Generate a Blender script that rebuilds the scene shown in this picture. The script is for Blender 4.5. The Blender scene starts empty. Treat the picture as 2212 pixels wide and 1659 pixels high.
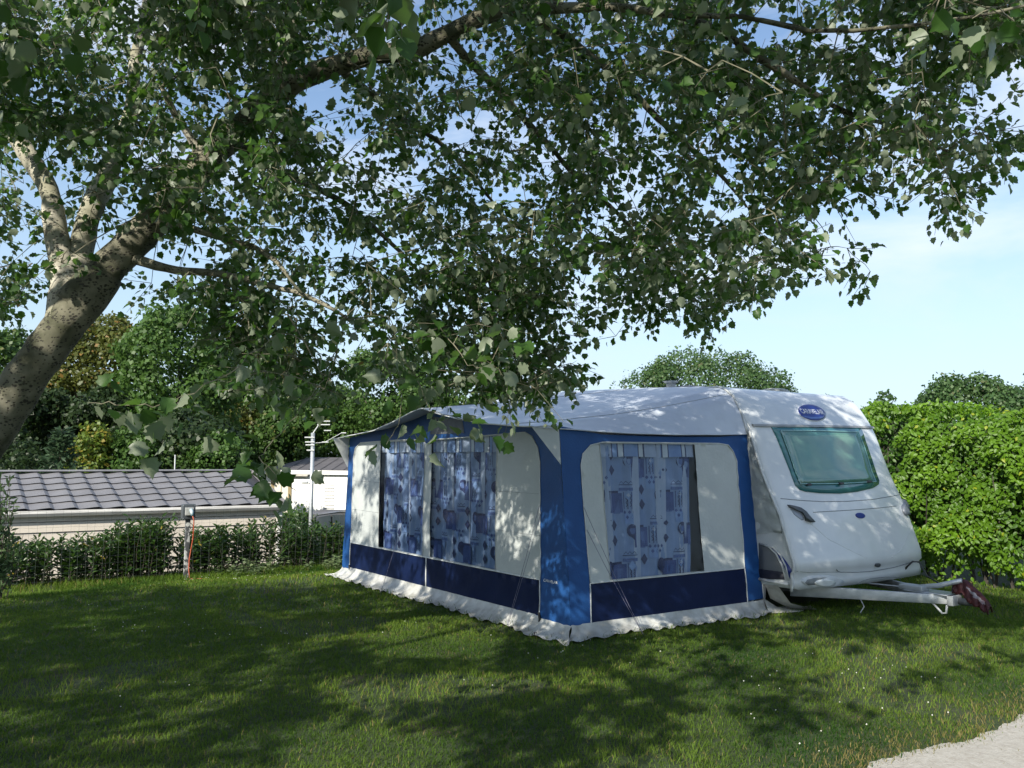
import bpy, bmesh, math, random
import numpy as np
from mathutils import Vector, Matrix, noise
from mathutils.geometry import delaunay_2d_cdt
R = math.radians
scene = bpy.context.scene
col = scene.collection

# ------------------------------------------------------------------ camera
CAM_H, PITCH, ROLL, FPX = 1.6314, 0.0859, 0.0049, 1875.9
cam_d = bpy.data.cameras.new('camera'); cam = bpy.data.objects.new('camera', cam_d); col.objects.link(cam)
cam_d.sensor_width = 36; cam_d.lens = FPX * 36 / 2212; cam_d.clip_end = 5000; cam_d.clip_start = .05
cam.matrix_world = Matrix.Translation((0, 0, CAM_H)) @ Matrix.Rotation(math.pi/2 + PITCH, 4, 'X') @ Matrix.Rotation(ROLL, 4, 'Z')
scene.camera = cam

# ------------------------------------------------------------------ light
SUN_EL = R(33); SUN_VEC = Vector((-.50, -.87, 0)).normalized() * math.cos(SUN_EL) + Vector((0, 0, math.sin(SUN_EL)))
world = bpy.data.worlds.new('World'); scene.world = world; world.use_nodes = True
wn, wl = world.node_tree.nodes, world.node_tree.links
wn.clear()
wo = wn.new('ShaderNodeOutputWorld'); bg = wn.new('ShaderNodeBackground'); sky = wn.new('ShaderNodeTexSky')
sky.sky_type = 'NISHITA'; sky.sun_disc = False; sky.sun_elevation = SUN_EL
sky.sun_rotation = math.atan2(SUN_VEC.x, SUN_VEC.y); sky.dust_density = .7; sky.air_density = 1.0; sky.ozone_density = 1.5
bg.inputs['Strength'].default_value = .13
# thin broken cloud, mixed into the sky by direction
tc = wn.new('ShaderNodeTexCoord'); mp = wn.new('ShaderNodeMapping'); mp.inputs['Scale'].default_value = (1, 1, 3.2)
mp.inputs['Rotation'].default_value = (.1, .15, .4)
nz = wn.new('ShaderNodeTexNoise'); nz.inputs['Scale'].default_value = 2.4; nz.inputs['Detail'].default_value = 9; nz.inputs['Roughness'].default_value = .55
nz.inputs['Distortion'].default_value = .4
cr = wn.new('ShaderNodeValToRGB'); cr.color_ramp.elements[0].position = .47; cr.color_ramp.elements[1].position = .68
cm = wn.new('ShaderNodeMix'); cm.data_type = 'RGBA'; cm.inputs[7].default_value = (5.6, 5.9, 6.3, 1)
mu = wn.new('ShaderNodeMath'); mu.operation = 'MULTIPLY'; mu.inputs[1].default_value = .8
wl.new(tc.outputs['Generated'], mp.inputs[0]); wl.new(mp.outputs[0], nz.inputs['Vector']); wl.new(nz.outputs[0], cr.inputs[0])
wl.new(cr.outputs[0], mu.inputs[0]); wl.new(mu.outputs[0], cm.inputs[0]); wl.new(sky.outputs[0], cm.inputs[6])
hz_ = wn.new('ShaderNodeSeparateXYZ'); wl.new(tc.outputs['Generated'], hz_.inputs[0])
hr = wn.new('ShaderNodeMapRange'); hr.inputs[1].default_value = .42; hr.inputs[2].default_value = 0; hr.inputs[4].default_value = .80; hr.interpolation_type = 'SMOOTHSTEP'; wl.new(hz_.outputs[2], hr.inputs[0])
hm = wn.new('ShaderNodeMix'); hm.data_type = 'RGBA'; hm.inputs[7].default_value = (3.3, 4.25, 5.2, 1); wl.new(hr.outputs[0], hm.inputs[0]); wl.new(cm.outputs[2], hm.inputs[6])
wl.new(hm.outputs[2], bg.inputs['Color']); wl.new(bg.outputs[0], wo.inputs['Surface'])
sd = bpy.data.lights.new('sun', 'SUN'); sd.energy = 5.0; sd.angle = R(.53); sd.color = (1, .94, .82)
sun = bpy.data.objects.new('sun', sd); col.objects.link(sun); sun.rotation_euler = SUN_VEC.to_track_quat('Z', 'Y').to_euler()
sun.location = SUN_VEC * 40
scene.view_settings.view_transform = 'Standard'; scene.view_settings.look = 'None'
scene.view_settings.exposure = 0.6; scene.view_settings.gamma = 1
scene.render.engine = 'CYCLES'
scene.cycles.max_bounces = 7; scene.cycles.transparent_max_bounces = 10; scene.cycles.use_denoising = True
scene.cycles.sample_clamp_indirect = 6

# ------------------------------------------------------------------ the plot's own axes: U along the caravan to its rear, V across it
CX, CY, YAW, D, L, LS, W = 0.4213, 7.8296, 0.6015, 2.5109, 4.5402, 0.0989, 2.2698
Uv = np.array([-math.sin(YAW), math.cos(YAW)]); Vv = np.array([math.cos(YAW), math.sin(YAW)])
def P(u, v, z): return (CX + u*Uv[0] + v*Vv[0], CY + u*Uv[1] + v*Vv[1], z)
def UVof(x, y): return ((x-CX)*Uv[0] + (y-CY)*Uv[1], (x-CX)*Vv[0] + (y-CY)*Vv[1])
def ray(x, y):                                     # survey helper: photo pixel (2212 wide) -> direction
    X, Y = x-1106, y-829.5; c, s = math.cos(ROLL), math.sin(ROLL); X, Y = c*X + s*Y, -s*X + c*Y
    c, s = math.cos(PITCH), math.sin(PITCH); return np.array([X, FPX*c + Y*s, FPX*s - Y*c])
def at(x, y, Y): r = ray(x, y); t = Y/r[1]; return (r[0]*t, Y, CAM_H + r[2]*t)
def atV(x, y, v):                                  # on the plane v = const -> (u, z)
    r = ray(x, y); n = Vv; t = (n @ np.array([CX, CY]) + v) / (n @ r[:2]); p = r*t
    return UVof(p[0], p[1])[0], CAM_H + p[2]
def pix(x, y, z):
    x, y, z = np.asarray(x, float), np.asarray(y, float), np.asarray(z, float) - CAM_H
    c, s = math.cos(PITCH), math.sin(PITCH); f = np.maximum(y*c + z*s, .01); u = -y*s + z*c
    X, Y = FPX*x/f, -FPX*u/f; c, s = math.cos(ROLL), math.sin(ROLL)
    return 1106 + c*X - s*Y, 829.5 + s*X + c*Y
def sm(t): t = np.clip(t, 0, 1); return t*t*(3-2*t)
def GZ(x, y):                                      # height of the terrain
    u, v = UVof(x, y)
    g = .07 - .14*sm((u-4.6)/2.0) - .09*sm((v-3.2)/3.2) - .03*sm((-u-1.5)/3)
    return g - 1.36*sm((u-7.55)/1.25)

# ------------------------------------------------------------------ helpers
def tag(o, label=None, cat=None, group=None, kind=None):
    if label: o['label'] = label
    if cat: o['category'] = cat
    if group: o['group'] = group
    if kind: o['kind'] = kind
    return o
def thing(name, label, cat, loc=(0, 0, 0), group=None):
    o = bpy.data.objects.new(name, None); o.empty_display_size = .2; col.objects.link(o); o.location = loc
    return tag(o, label, cat, group)
def obj(name, v, f, mats, parent=None, smooth=False, mi=None):
    me = bpy.data.meshes.new(name); me.from_pydata([tuple(p) for p in v], [], [tuple(q) for q in f])
    for m in (mats if isinstance(mats, (list, tuple)) else [mats]): me.materials.append(m)
    if mi is not None: me.polygons.foreach_set('material_index', np.array(mi, dtype=np.int32))
    if smooth: me.polygons.foreach_set('use_smooth', np.ones(len(me.polygons), dtype=bool))
    me.update(); o = bpy.data.objects.new(name, me); col.objects.link(o)
    if parent:
        w = Vector((0, 0, 0)); q = parent
        while q: w += q.location; q = q.parent
        o.parent = parent
        me.transform(Matrix.Translation(-w))
    return o
class MB:
    def __init__(s): s.v = []; s.f = []; s.mi = []
    def add(s, v, f, m=0):
        n = len(s.v); s.v += [tuple(p) for p in v]; s.f += [tuple(i+n for i in q) for q in f]; s.mi += [m]*len(f); return s
    def box(s, c, ax, hs, m=0):                     # centre, 3 axes, half sizes
        c = np.array(c, float); ax = [np.array(a, float) for a in ax]
        v = [c + ax[0]*hs[0]*i + ax[1]*hs[1]*j + ax[2]*hs[2]*k for i in (-1, 1) for j in (-1, 1) for k in (-1, 1)]
        return s.add(v, [(0,1,3,2),(4,6,7,5),(0,4,5,1),(2,3,7,6),(0,2,6,4),(1,5,7,3)], m)
    def ubox(s, u0, u1, v0, v1, z0, z1, m=0):
        return s.box(P((u0+u1)/2, (v0+v1)/2, (z0+z1)/2), [(Uv[0], Uv[1], 0), (Vv[0], Vv[1], 0), (0, 0, 1)], ((u1-u0)/2, (v1-v0)/2, (z1-z0)/2), m)
    def wbox(s, x0, x1, y0, y1, z0, z1, m=0):
        return s.box(((x0+x1)/2, (y0+y1)/2, (z0+z1)/2), [(1,0,0),(0,1,0),(0,0,1)], ((x1-x0)/2, (y1-y0)/2, (z1-z0)/2), m)
    def tube(s, pts, rad, n=6, m=0, cap=True):
        pts = [np.array(p, float) for p in pts]; k = len(pts)
        if np.isscalar(rad): rad = [rad]*k
        up = None; v = []; f = []
        for i, p in enumerate(pts):
            t = pts[min(i+1, k-1)] - pts[max(i-1, 0)]; t = t/(np.linalg.norm(t)+1e-9)
            if up is None: up = np.array([0, 0, 1.]) if abs(t[2]) < .9 else np.array([1., 0, 0])
            a = np.cross(t, up); a /= np.linalg.norm(a)+1e-9; b = np.cross(a, t); up = b
            for j in range(n):
                w = 2*math.pi*j/n; v.append(p + rad[i]*(a*math.cos(w) + b*math.sin(w)))
        for i in range(k-1):
            for j in range(n): f.append((i*n+j, i*n+(j+1) % n, (i+1)*n+(j+1) % n, (i+1)*n+j))
        if cap: f.append(tuple(range(n))[::-1]); f.append(tuple(range((k-1)*n, k*n)))
        return s.add(v, f, m)
    def build(s, name, mats, parent=None, smooth=False): return obj(name, s.v, s.f, mats, parent, smooth, s.mi)
def bevel(o, w=.01, seg=2):
    bm = bmesh.new(); bm.from_mesh(o.data); bmesh.ops.remove_doubles(bm, verts=bm.verts, dist=1e-5)
    es = [e for e in bm.edges if len(e.link_faces) == 2 and e.calc_face_angle(0) > .5]
    bmesh.ops.bevel(bm, geom=es, offset=w, segments=seg, affect='EDGES', profile=.6); bm.to_mesh(o.data); bm.free()
    o.data.polygons.foreach_set('use_smooth', np.ones(len(o.data.polygons), dtype=bool)); return o

# ------------------------------------------------------------------ materials
def mat(name, c, rough=.6, c2=None, sc=4, lo=.35, hi=.65, bump=0, bsc=30, metal=0, spec=.5, coat=0, trans=0, stretch=None, c3=None, sc3=30, f3=.4):
    m = bpy.data.materials.new(name); m.use_nodes = True; n, l = m.node_tree.nodes, m.node_tree.links
    b = n['Principled BSDF']; b.inputs['Roughness'].default_value = rough; b.inputs['Metallic'].default_value = metal
    b.inputs['Specular IOR Level'].default_value = spec; b.inputs['Coat Weight'].default_value = coat
    b.inputs['Base Color'].default_value = (*c, 1)
    co = n.new('ShaderNodeTexCoord'); src = co.outputs['Object']
    if stretch:
        q = n.new('ShaderNodeMapping'); q.inputs['Scale'].default_value = stretch; l.new(src, q.inputs[0]); src = q.outputs[0]
    outc = None
    if c2:
        t = n.new('ShaderNodeTexNoise'); t.inputs['Scale'].default_value = sc; t.inputs['Detail'].default_value = 5; l.new(src, t.inputs['Vector'])
        r = n.new('ShaderNodeMapRange'); r.inputs[1].default_value = lo; r.inputs[2].default_value = hi; l.new(t.outputs[0], r.inputs[0])
        x = n.new('ShaderNodeMix'); x.data_type = 'RGBA'; x.inputs[6].default_value = (*c, 1); x.inputs[7].default_value = (*c2, 1)
        l.new(r.outputs[0], x.inputs[0]); outc = x.outputs[2]
        if c3:
            t = n.new('ShaderNodeTexNoise'); t.inputs['Scale'].default_value = sc3; t.inputs['Detail'].default_value = 4; l.new(src, t.inputs['Vector'])
            r = n.new('ShaderNodeMapRange'); r.inputs[1].default_value = .45; r.inputs[2].default_value = .7; r.inputs[4].default_value = f3; l.new(t.outputs[0], r.inputs[0])
            y = n.new('ShaderNodeMix'); y.data_type = 'RGBA'; y.inputs[7].default_value = (*c3, 1); l.new(outc, y.inputs[6]); l.new(r.outputs[0], y.inputs[0]); outc = y.outputs[2]
        l.new(outc, b.inputs['Base Color'])
    if bump:
        t = n.new('ShaderNodeTexNoise'); t.inputs['Scale'].default_value = bsc; t.inputs['Detail'].default_value = 4; l.new(src, t.inputs['Vector'])
        k = n.new('ShaderNodeBump'); k.inputs['Strength'].default_value = bump; k.inputs['Distance'].default_value = .02
        l.new(t.outputs[0], k.inputs['Height']); l.new(k.outputs[0], b.inputs['Normal'])
    if trans:
        tr = n.new('ShaderNodeBsdfTranslucent'); tr.inputs[0].default_value = (*c, 1)
        if outc: l.new(outc, tr.inputs[0])
        ms = n.new('ShaderNodeMixShader'); ms.inputs[0].default_value = trans; l.new(b.outputs[0], ms.inputs[1]); l.new(tr.outputs[0], ms.inputs[2])
        l.new(ms.outputs[0], n['Material Output'].inputs[0])
    return m
def leafmat(name, top, top2, under, yellow=None, rough=.4, trans=.3, tcol=None, yf=.1, spec=.35):
    """two-sided leaf: own colour on each face, each leaf a little different (attribute rnd), light shining through"""
    m = bpy.data.materials.new(name); m.use_nodes = True; n, l = m.node_tree.nodes, m.node_tree.links
    b = n['Principled BSDF']; b.inputs['Roughness'].default_value = rough; b.inputs['Specular IOR Level'].default_value = spec
    a = n.new('ShaderNodeAttribute'); a.attribute_name = 'rnd'
    x = n.new('ShaderNodeMix'); x.data_type = 'RGBA'; x.inputs[6].default_value = (*top, 1); x.inputs[7].default_value = (*top2, 1); l.new(a.outputs['Fac'], x.inputs[0])
    out = x.outputs[2]
    if yellow:
        g = n.new('ShaderNodeMath'); g.operation = 'GREATER_THAN'; g.inputs[1].default_value = 1-yf; l.new(a.outputs['Fac'], g.inputs[0])
        y = n.new('ShaderNodeMix'); y.data_type = 'RGBA'; y.inputs[7].default_value = (*yellow, 1); l.new(out, y.inputs[6]); l.new(g.outputs[0], y.inputs[0]); out = y.outputs[2]
    if under:
        ge = n.new('ShaderNodeNewGeometry'); z = n.new('ShaderNodeMix'); z.data_type = 'RGBA'; z.inputs[7].default_value = (*under, 1)
        l.new(out, z.inputs[6]); l.new(ge.outputs['Backfacing'], z.inputs[0]); l.new(z.outputs[2], b.inputs['Base Color'])
    else: l.new(out, b.inputs['Base Color'])
    tr = n.new('ShaderNodeBsdfTranslucent'); tr.inputs[0].default_value = (*(tcol or (.10, .22, .02)), 1)
    ms = n.new('ShaderNodeMixShader'); ms.inputs[0].default_value = trans; l.new(b.outputs[0], ms.inputs[1]); l.new(tr.outputs[0], ms.inputs[2])
    l.new(ms.outputs[0], n['Material Output'].inputs[0]); return m

M = {}
M['blue'] = mat('blue_canvas', (.011, .060, .20), .55, (.014, .075, .245), 2, bump=.12, bsc=60, spec=.3)
M['navy'] = mat('navy_pvc', (.004, .010, .042), .5, (.006, .014, .055), 3, bump=.08, bsc=22, spec=.15)
M['light'] = mat('pale_canvas', (.50, .53, .52), .6, (.44, .47, .47), 3, bump=.18, bsc=30, spec=.3, trans=.03)
M['roofc'] = mat('roof_canvas', (.50, .545, .61), .38, (.45, .49, .56), 1.5, bump=.05, bsc=80, spec=.5, c3=(.33, .36, .40), sc3=9, f3=.25)
M['skirt'] = mat('skirt_pvc', (.54, .55, .53), .45, (.40, .40, .38), 5, bump=.3, bsc=14, c3=(.20, .19, .14), sc3=11, f3=.45)
M['piping'] = mat('piping', (.62, .64, .64), .4, (.5, .52, .52), 9)
M['rope'] = mat('rope', (.10, .10, .16), .8, (.16, .16, .22), 40)
M['gel'] = mat('caravan_gelcoat', (.66, .69, .70), .22, (.60, .63, .65), 1.2, coat=.3, c3=(.50, .53, .54), sc3=5, f3=.25)
M['trim'] = mat('white_trim', (.62, .64, .64), .35, (.48, .50, .50), 9)
M['seamcloth'] = mat('cloth_seam', (.30, .32, .33), .7, (.26, .28, .29), 20)
M['seam'] = mat('seam_line', (.16, .18, .19), .6, (.22, .24, .25), 20)
M['grey'] = mat('grey_plastic', (.07, .08, .09), .45, (.10, .11, .12), 10)
M['logo'] = mat('logo_blue', (.012, .03, .20), .3, (.016, .04, .24), 6)
M['logow'] = mat('logo_white', (.7, .72, .76), .35, (.6, .62, .68), 9)
M['galv'] = mat('galvanised_steel', (.48, .51, .53), .45, (.36, .39, .41), 9, metal=.55, bump=.1, bsc=40)
M['red'] = mat('red_cover', (.055, .006, .008), .65, (.035, .005, .006), 8, bump=.4, bsc=14)
M['white'] = mat('white_wall', (.80, .80, .77), .6, (.74, .74, .71), 1.5, bump=.05, bsc=30)
M['siding'] = mat('cream_siding', (.66, .60, .52), .6, (.60, .54, .47), 1.3, bump=.05, bsc=40)
M['groove'] = mat('siding_groove', (.16, .13, .11), .8, (.2, .17, .14), 9)
M['gutter'] = mat('white_gutter', (.62, .61, .58), .45, (.50, .49, .47), 3)
M['tile'] = mat('roof_tile_metal', (.185, .184, .195), .6, (.150, .149, .158), 2, bump=.25, bsc=150, c3=(.21, .207, .228), sc3=40, f3=.35)
M['roof2'] = mat('dark_roof_sheet', (.11, .105, .11), .6, (.085, .08, .085), 3, bump=.1, bsc=60)
M['wood'] = mat('brown_frame', (.28, .22, .11), .6, (.22, .17, .09), 7)
M['glass'] = mat('dark_glass', (.03, .04, .04), .06, (.05, .06, .06), 2)
M['carpaint'] = mat('car_paint', (.20, .19, .19), .3, (.17, .165, .165), 2, metal=.5, coat=.5)
M['tyre'] = mat('tyre_rubber', (.02, .02, .02), .8, (.03, .03, .03), 9)
M['redlamp'] = mat('red_lamp', (.5, .01, .015), .15, (.35, .01, .01), 9, coat=.5)
M['orange'] = mat('orange_cable', (.42, .09, .04), .5, (.34, .07, .03), 9)
M['darkbox'] = mat('grey_box', (.055, .065, .075), .4, (.08, .09, .10), 9)
M['plug'] = mat('blue_plug', (.16, .36, .50), .4, (.5, .55, .55), 25)
M['wire'] = mat('green_wire', (.035, .05, .045), .5, (.06, .075, .07), 9)
M['black'] = mat('black_rubber', (.015, .015, .018), .5, (.03, .03, .03), 9)
M['inner'] = mat('dark_interior', (.03, .035, .045), .8, (.05, .055, .07), 3)

def glassmat(name, tint, refl=.25, rough=.05, alpha=.75, bump=.0, bsc=6):
    m = bpy.data.materials.new(name); m.use_nodes = True; n, l = m.node_tree.nodes, m.node_tree.links; n.remove(n['Principled BSDF'])
    t = n.new('ShaderNodeBsdfTransparent'); t.inputs[0].default_value = (*tint, 1)
    g = n.new('ShaderNodeBsdfGlossy'); g.inputs['Roughness'].default_value = rough; g.inputs[0].default_value = (.9, .95, 1, 1)
    fr = n.new('ShaderNodeLayerWeight'); fr.inputs[0].default_value = .5; pw = n.new('ShaderNodeMath'); pw.operation = 'POWER'; pw.inputs[1].default_value = 4; l.new(fr.outputs['Facing'], pw.inputs[0])
    ad = n.new('ShaderNodeMath'); ad.operation = 'MULTIPLY_ADD'; ad.inputs[1].default_value = .28; ad.inputs[2].default_value = refl; l.new(pw.outputs[0], ad.inputs[0])
    s = n.new('ShaderNodeMixShader'); l.new(ad.outputs[0], s.inputs[0]); l.new(t.outputs[0], s.inputs[1]); l.new(g.outputs[0], s.inputs[2])
    if bump:
        co = n.new('ShaderNodeTexCoord'); mpp = n.new('ShaderNodeMapping'); mpp.inputs['Scale'].default_value = (1, 1, .45); l.new(co.outputs['Object'], mpp.inputs[0])
        x = n.new('ShaderNodeTexNoise'); x.inputs['Scale'].default_value = bsc; x.inputs['Distortion'].default_value = .8; l.new(mpp.outputs[0], x.inputs['Vector'])
        k = n.new('ShaderNodeBump'); k.inputs['Strength'].default_value = bump; k.inputs['Distance'].default_value = .02; l.new(x.outputs[0], k.inputs['Height'])
        l.new(k.outputs[0], g.inputs['Normal']); l.new(k.outputs[0], fr.inputs['Normal'])
    l.new(s.outputs[0], n['Material Output'].inputs[0]); return m
M['film'] = glassmat('window_film', (.86, .90, .97), .025, .14, bump=.35, bsc=7)
M['acryl'] = glassmat('acrylic_window', (.58, .78, .76), .13, .04, bump=.04, bsc=2)

def groundmat():
    m = bpy.data.materials.new('lawn_soil'); m.use_nodes = True; n, l = m.node_tree.nodes, m.node_tree.links; b = n['Principled BSDF']
    b.inputs['Roughness'].default_value = .95; co = n.new('ShaderNodeTexCoord')
    def nse(s, d=4):
        t = n.new('ShaderNodeTexNoise'); t.inputs['Scale'].default_value = s; t.inputs['Detail'].default_value = d; l.new(co.outputs['Object'], t.inputs['Vector']); return t.outputs[0]
    def mix(f, a, c, lo, hi):
        r = n.new('ShaderNodeMapRange'); r.inputs[1].default_value = lo; r.inputs[2].default_value = hi; l.new(f, r.inputs[0])
        x = n.new('ShaderNodeMix'); x.data_type = 'RGBA'; l.new(r.outputs[0], x.inputs[0])
        for i, q in ((6, a), (7, c)):
            if isinstance(q, tuple): x.inputs[i].default_value = (*q, 1)
            else: l.new(q, x.inputs[i])
        return x.outputs[2]
    a = mix(nse(40), (.022, .040, .010), (.040, .062, .016), .4, .6)
    a = mix(nse(1.3), a, (.060, .052, .024), .58, .74)
    l.new(a, b.inputs['Base Color'])
    k = n.new('ShaderNodeBump'); k.inputs['Strength'].default_value = .8; k.inputs['Distance'].default_value = .03; l.new(nse(60, 6), k.inputs['Height']); l.new(k.outputs[0], b.inputs['Normal'])
    return m
M['ground'] = groundmat()
M['path'] = mat('pale_gravel', (.42, .40, .36), .95, (.34, .315, .275), 22, bump=.6, bsc=90, c3=(.50, .48, .45), sc3=70, f3=.6)
M['grass'] = leafmat('grass_blades', (.018, .056, .008), (.140, .215, .030), None, (.22, .18, .07), .6, .35, (.16, .27, .03), .10, .1)
M['poplar'] = leafmat('poplar_leaf', (.020, .055, .012), (.045, .10, .020), (.19, .225, .16), (.16, .10, .03), .40, .34, (.13, .28, .03), .004)
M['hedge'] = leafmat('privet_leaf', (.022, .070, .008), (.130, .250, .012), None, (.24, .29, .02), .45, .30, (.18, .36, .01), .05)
M['laurel'] = leafmat('laurel_leaf', (.020, .050, .012), (.055, .105, .025), None, (.28, .22, .03), .35, .25, (.08, .17, .02), .012)
def barkmat(name, c1, c2, spot, sc=26, f=.55):
    m = bpy.data.materials.new(name); m.use_nodes = True; n, l = m.node_tree.nodes, m.node_tree.links; b = n['Principled BSDF']; b.inputs['Roughness'].default_value = .85
    co = n.new('ShaderNodeTexCoord'); mp_ = n.new('ShaderNodeMapping'); mp_.inputs['Scale'].default_value = (1, 1, 1.6); l.new(co.outputs['Object'], mp_.inputs[0])
    a = n.new('ShaderNodeTexNoise'); a.inputs['Scale'].default_value = 4.5; a.inputs['Detail'].default_value = 8; l.new(co.outputs['Object'], a.inputs['Vector'])
    r = n.new('ShaderNodeMapRange'); r.inputs[1].default_value = .38; r.inputs[2].default_value = .62; l.new(a.outputs[0], r.inputs[0])
    x = n.new('ShaderNodeMix'); x.data_type = 'RGBA'; x.inputs[6].default_value = (*c1, 1); x.inputs[7].default_value = (*c2, 1); l.new(r.outputs[0], x.inputs[0])
    v = n.new('ShaderNodeTexVoronoi'); v.inputs['Scale'].default_value = sc; l.new(mp_.outputs[0], v.inputs['Vector'])
    d = n.new('ShaderNodeTexNoise'); d.inputs['Scale'].default_value = 14; l.new(co.outputs['Object'], d.inputs['Vector'])
    sb = n.new('ShaderNodeMath'); sb.operation = 'SUBTRACT'; l.new(v.outputs['Distance'], sb.inputs[0]); l.new(d.outputs[0], sb.inputs[1])
    r2 = n.new('ShaderNodeMapRange'); r2.inputs[1].default_value = -.28; r2.inputs[2].default_value = -.16; r2.inputs[3].default_value = f+.35; r2.inputs[4].default_value = 0; l.new(sb.outputs[0], r2.inputs[0])
    y = n.new('ShaderNodeMix'); y.data_type = 'RGBA'; y.inputs[7].default_value = (*spot, 1); l.new(x.outputs[2], y.inputs[6]); l.new(r2.outputs[0], y.inputs[0]); l.new(y.outputs[2], b.inputs['Base Color'])
    k = n.new('ShaderNodeBump'); k.inputs['Strength'].default_value = .7; k.inputs['Distance'].default_value = .02; k.invert = True; l.new(r2.outputs[0], k.inputs['Height']); l.new(k.outputs[0], b.inputs['Normal'])
    return m
M['bark'] = barkmat('poplar_bark', (.23, .215, .16), (.060, .062, .034), (.03, .027, .022), 42)
M['bark2'] = barkmat('pale_poplar_bark', (.46, .43, .36), (.26, .25, .18), (.05, .045, .04), 38, .4)
M['twig'] = mat('twig_bark', (.17, .155, .11), .8, (.10, .10, .06), 12)
M['dark_bark'] = mat('dark_bark', (.07, .06, .045), .9, (.04, .035, .03), 8)

# ------------------------------------------------------------------ ground
def ground():
    xs = np.unique(np.concatenate([np.linspace(-300, -14, 14), np.linspace(-14, 12, 105), np.linspace(12, 300, 14)]))
    ys = np.unique(np.concatenate([np.linspace(-60, -3, 6), np.linspace(-3, 24, 110), np.linspace(24, 900, 20)]))
    X, Y = np.meshgrid(xs, ys); Z = GZ(X, Y)
    near = (np.abs(X) < 12) & (Y < 16)
    Z = Z + np.where(near, .012*np.sin(X*2.1+Y*.7)*np.cos(Y*1.7-X*.5), 0)
    n = len(xs); v = np.stack([X.ravel(), Y.ravel(), Z.ravel()], 1)
    f = [(j*n+i, j*n+i+1, (j+1)*n+i+1, (j+1)*n+i) for j in range(len(ys)-1) for i in range(n-1)]
    o = obj('lawn', v, f, M['ground'], smooth=True); tag(o, 'mown green lawn sloping down to a lower level behind the hedge', 'lawn', kind='structure')
def gnd(x, y): return float(GZ(x, y) + (.012*math.sin(x*2.1+y*.7)*math.cos(y*1.7-x*.5) if abs(x) < 12 and y < 16 else 0))
ground()
# path edge (world), lower right
PE = [(1.2, 4.1), (2.17, 4.86), (2.7, 5.19), (3.25, 5.62), (4.2, 6.22), (5.6, 6.85), (9, 8.05)]
def path_y(x): return float(np.interp(x, [p[0] for p in PE], [p[1] for p in PE])) + .035*math.sin(x*4.1)+.05*float(noise.noise(Vector((x*6, 0, 0))))+.03*float(noise.noise(Vector((x*21, 3, 0))))
def path():
    xs = np.linspace(1.2, 9, 420); v = []; f = []
    for i, x in enumerate(xs):
        y1 = path_y(x)
        for k in range(9):
            y = y1 - 4.5*k/8*(1 if k else 0)
            v.append((x, y, gnd(x, y) + (.018 if k else .003)))
    for i in range(len(xs)-1):
        for k in range(8): a = i*9+k; f.append((a, a+1, a+10, a+9))
    tag(obj('path', v, f, M['path'], smooth=True), 'pale gravel track cutting the lower right corner of the lawn', 'path', kind='structure')
path()

# ------------------------------------------------------------------ cloth sheets
def fbm(x, y, s=0): return noise.noise(Vector((x, y, s)))
def inside(pt, poly):
    x, y = pt; c = False; j = len(poly)-1
    for i in range(len(poly)):
        xi, yi = poly[i]; xj, yj = poly[j]
        if (yi > y) != (yj > y) and x < (xj-xi)*(y-yi)/(yj-yi)+xi: c = not c
        j = i
    return c
def sheet2d(outer, holes=(), step=.08):
    vs = []; es = []
    for lp in [outer, *holes]:
        n0 = len(vs); pts = []
        for a, b in zip(lp, lp[1:]+lp[:1]):
            k = max(1, int(math.hypot(b[0]-a[0], b[1]-a[1])/step))
            pts += [(a[0]+(b[0]-a[0])*i/k, a[1]+(b[1]-a[1])*i/k) for i in range(k)]
        vs += pts; es += [(n0+i, n0+(i+1) % len(pts)) for i in range(len(pts))]
    x0, x1 = min(p[0] for p in outer), max(p[0] for p in outer); y0, y1 = min(p[1] for p in outer), max(p[1] for p in outer)
    k = 0; y = y0 + step*.5
    while y < y1:
        x = x0 + step*(.3 + .5*(k % 2))
        while x < x1:
            if inside((x, y), outer) and not any(inside((x, y), h) for h in holes): vs.append((x, y))
            x += step
        y += step*.87; k += 1
    r = delaunay_2d_cdt([Vector(p) for p in vs], es, [], 0, 1e-5)
    V = [tuple(p) for p in r[0]]; F = []
    for t in r[2]:
        c = (sum(V[i][0] for i in t)/3, sum(V[i][1] for i in t)/3)
        if inside(c, outer) and not any(inside(c, h) for h in holes): F.append(tuple(t))
    return V, F
def rrect(x0, x1, y0, y1, r=0, rb=0, n=7):          # top corners radius r, bottom rb; counter-clockwise
    p = []
    def arc(cx, cy, rr, a0): p.extend([(cx+rr*math.cos(a0+math.pi/2*i/n), cy+rr*math.sin(a0+math.pi/2*i/n)) for i in range(n+1)] if rr else [(cx, cy)])
    arc(x0+rb, y0+rb, rb, math.pi); arc(x1-rb, y0+rb, rb, math.pi*1.5); arc(x1-r, y1-r, r, 0); arc(x0+r, y1-r, r, math.pi/2); return p

# wall surfaces: front wall F(s=u, z) faces -V; side wall S(s=v, z) faces -U and leans out
def wrF(s, z):
    return .010*fbm(s*1.3, z*1.6, 1) + .006*fbm(s*5+z*3, z*2.2-s*1.5, 2) + .0035*fbm(s*14+z*9, z*6, 3) + .006*math.exp(-((s-.3)**2+(z-.55)**2)*6)*math.sin((s-z)*40)
def wrS(s, z):
    d = math.hypot(s-2.25, z-1.65)
    return .010*fbm(s*1.2, z*1.4, 7) + .006*fbm(s*4+z*4, z*2-s, 8) + .003*fbm(s*13-z*9, z*6, 9) + .010*math.exp(-d*2.6)*math.sin((s*.75-z)*30) + .006*math.exp(-abs(s-2.4)*6)*math.exp(-abs(z-.45)*2.5)*math.sin(s*90+z*12)
def F3(s, z, off=0): return P(s, -off - wrF(s, z), z)
def S3(s, z, off=0): return P(-LS*(2-z) - off - wrS(s, z), s, z)
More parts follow.
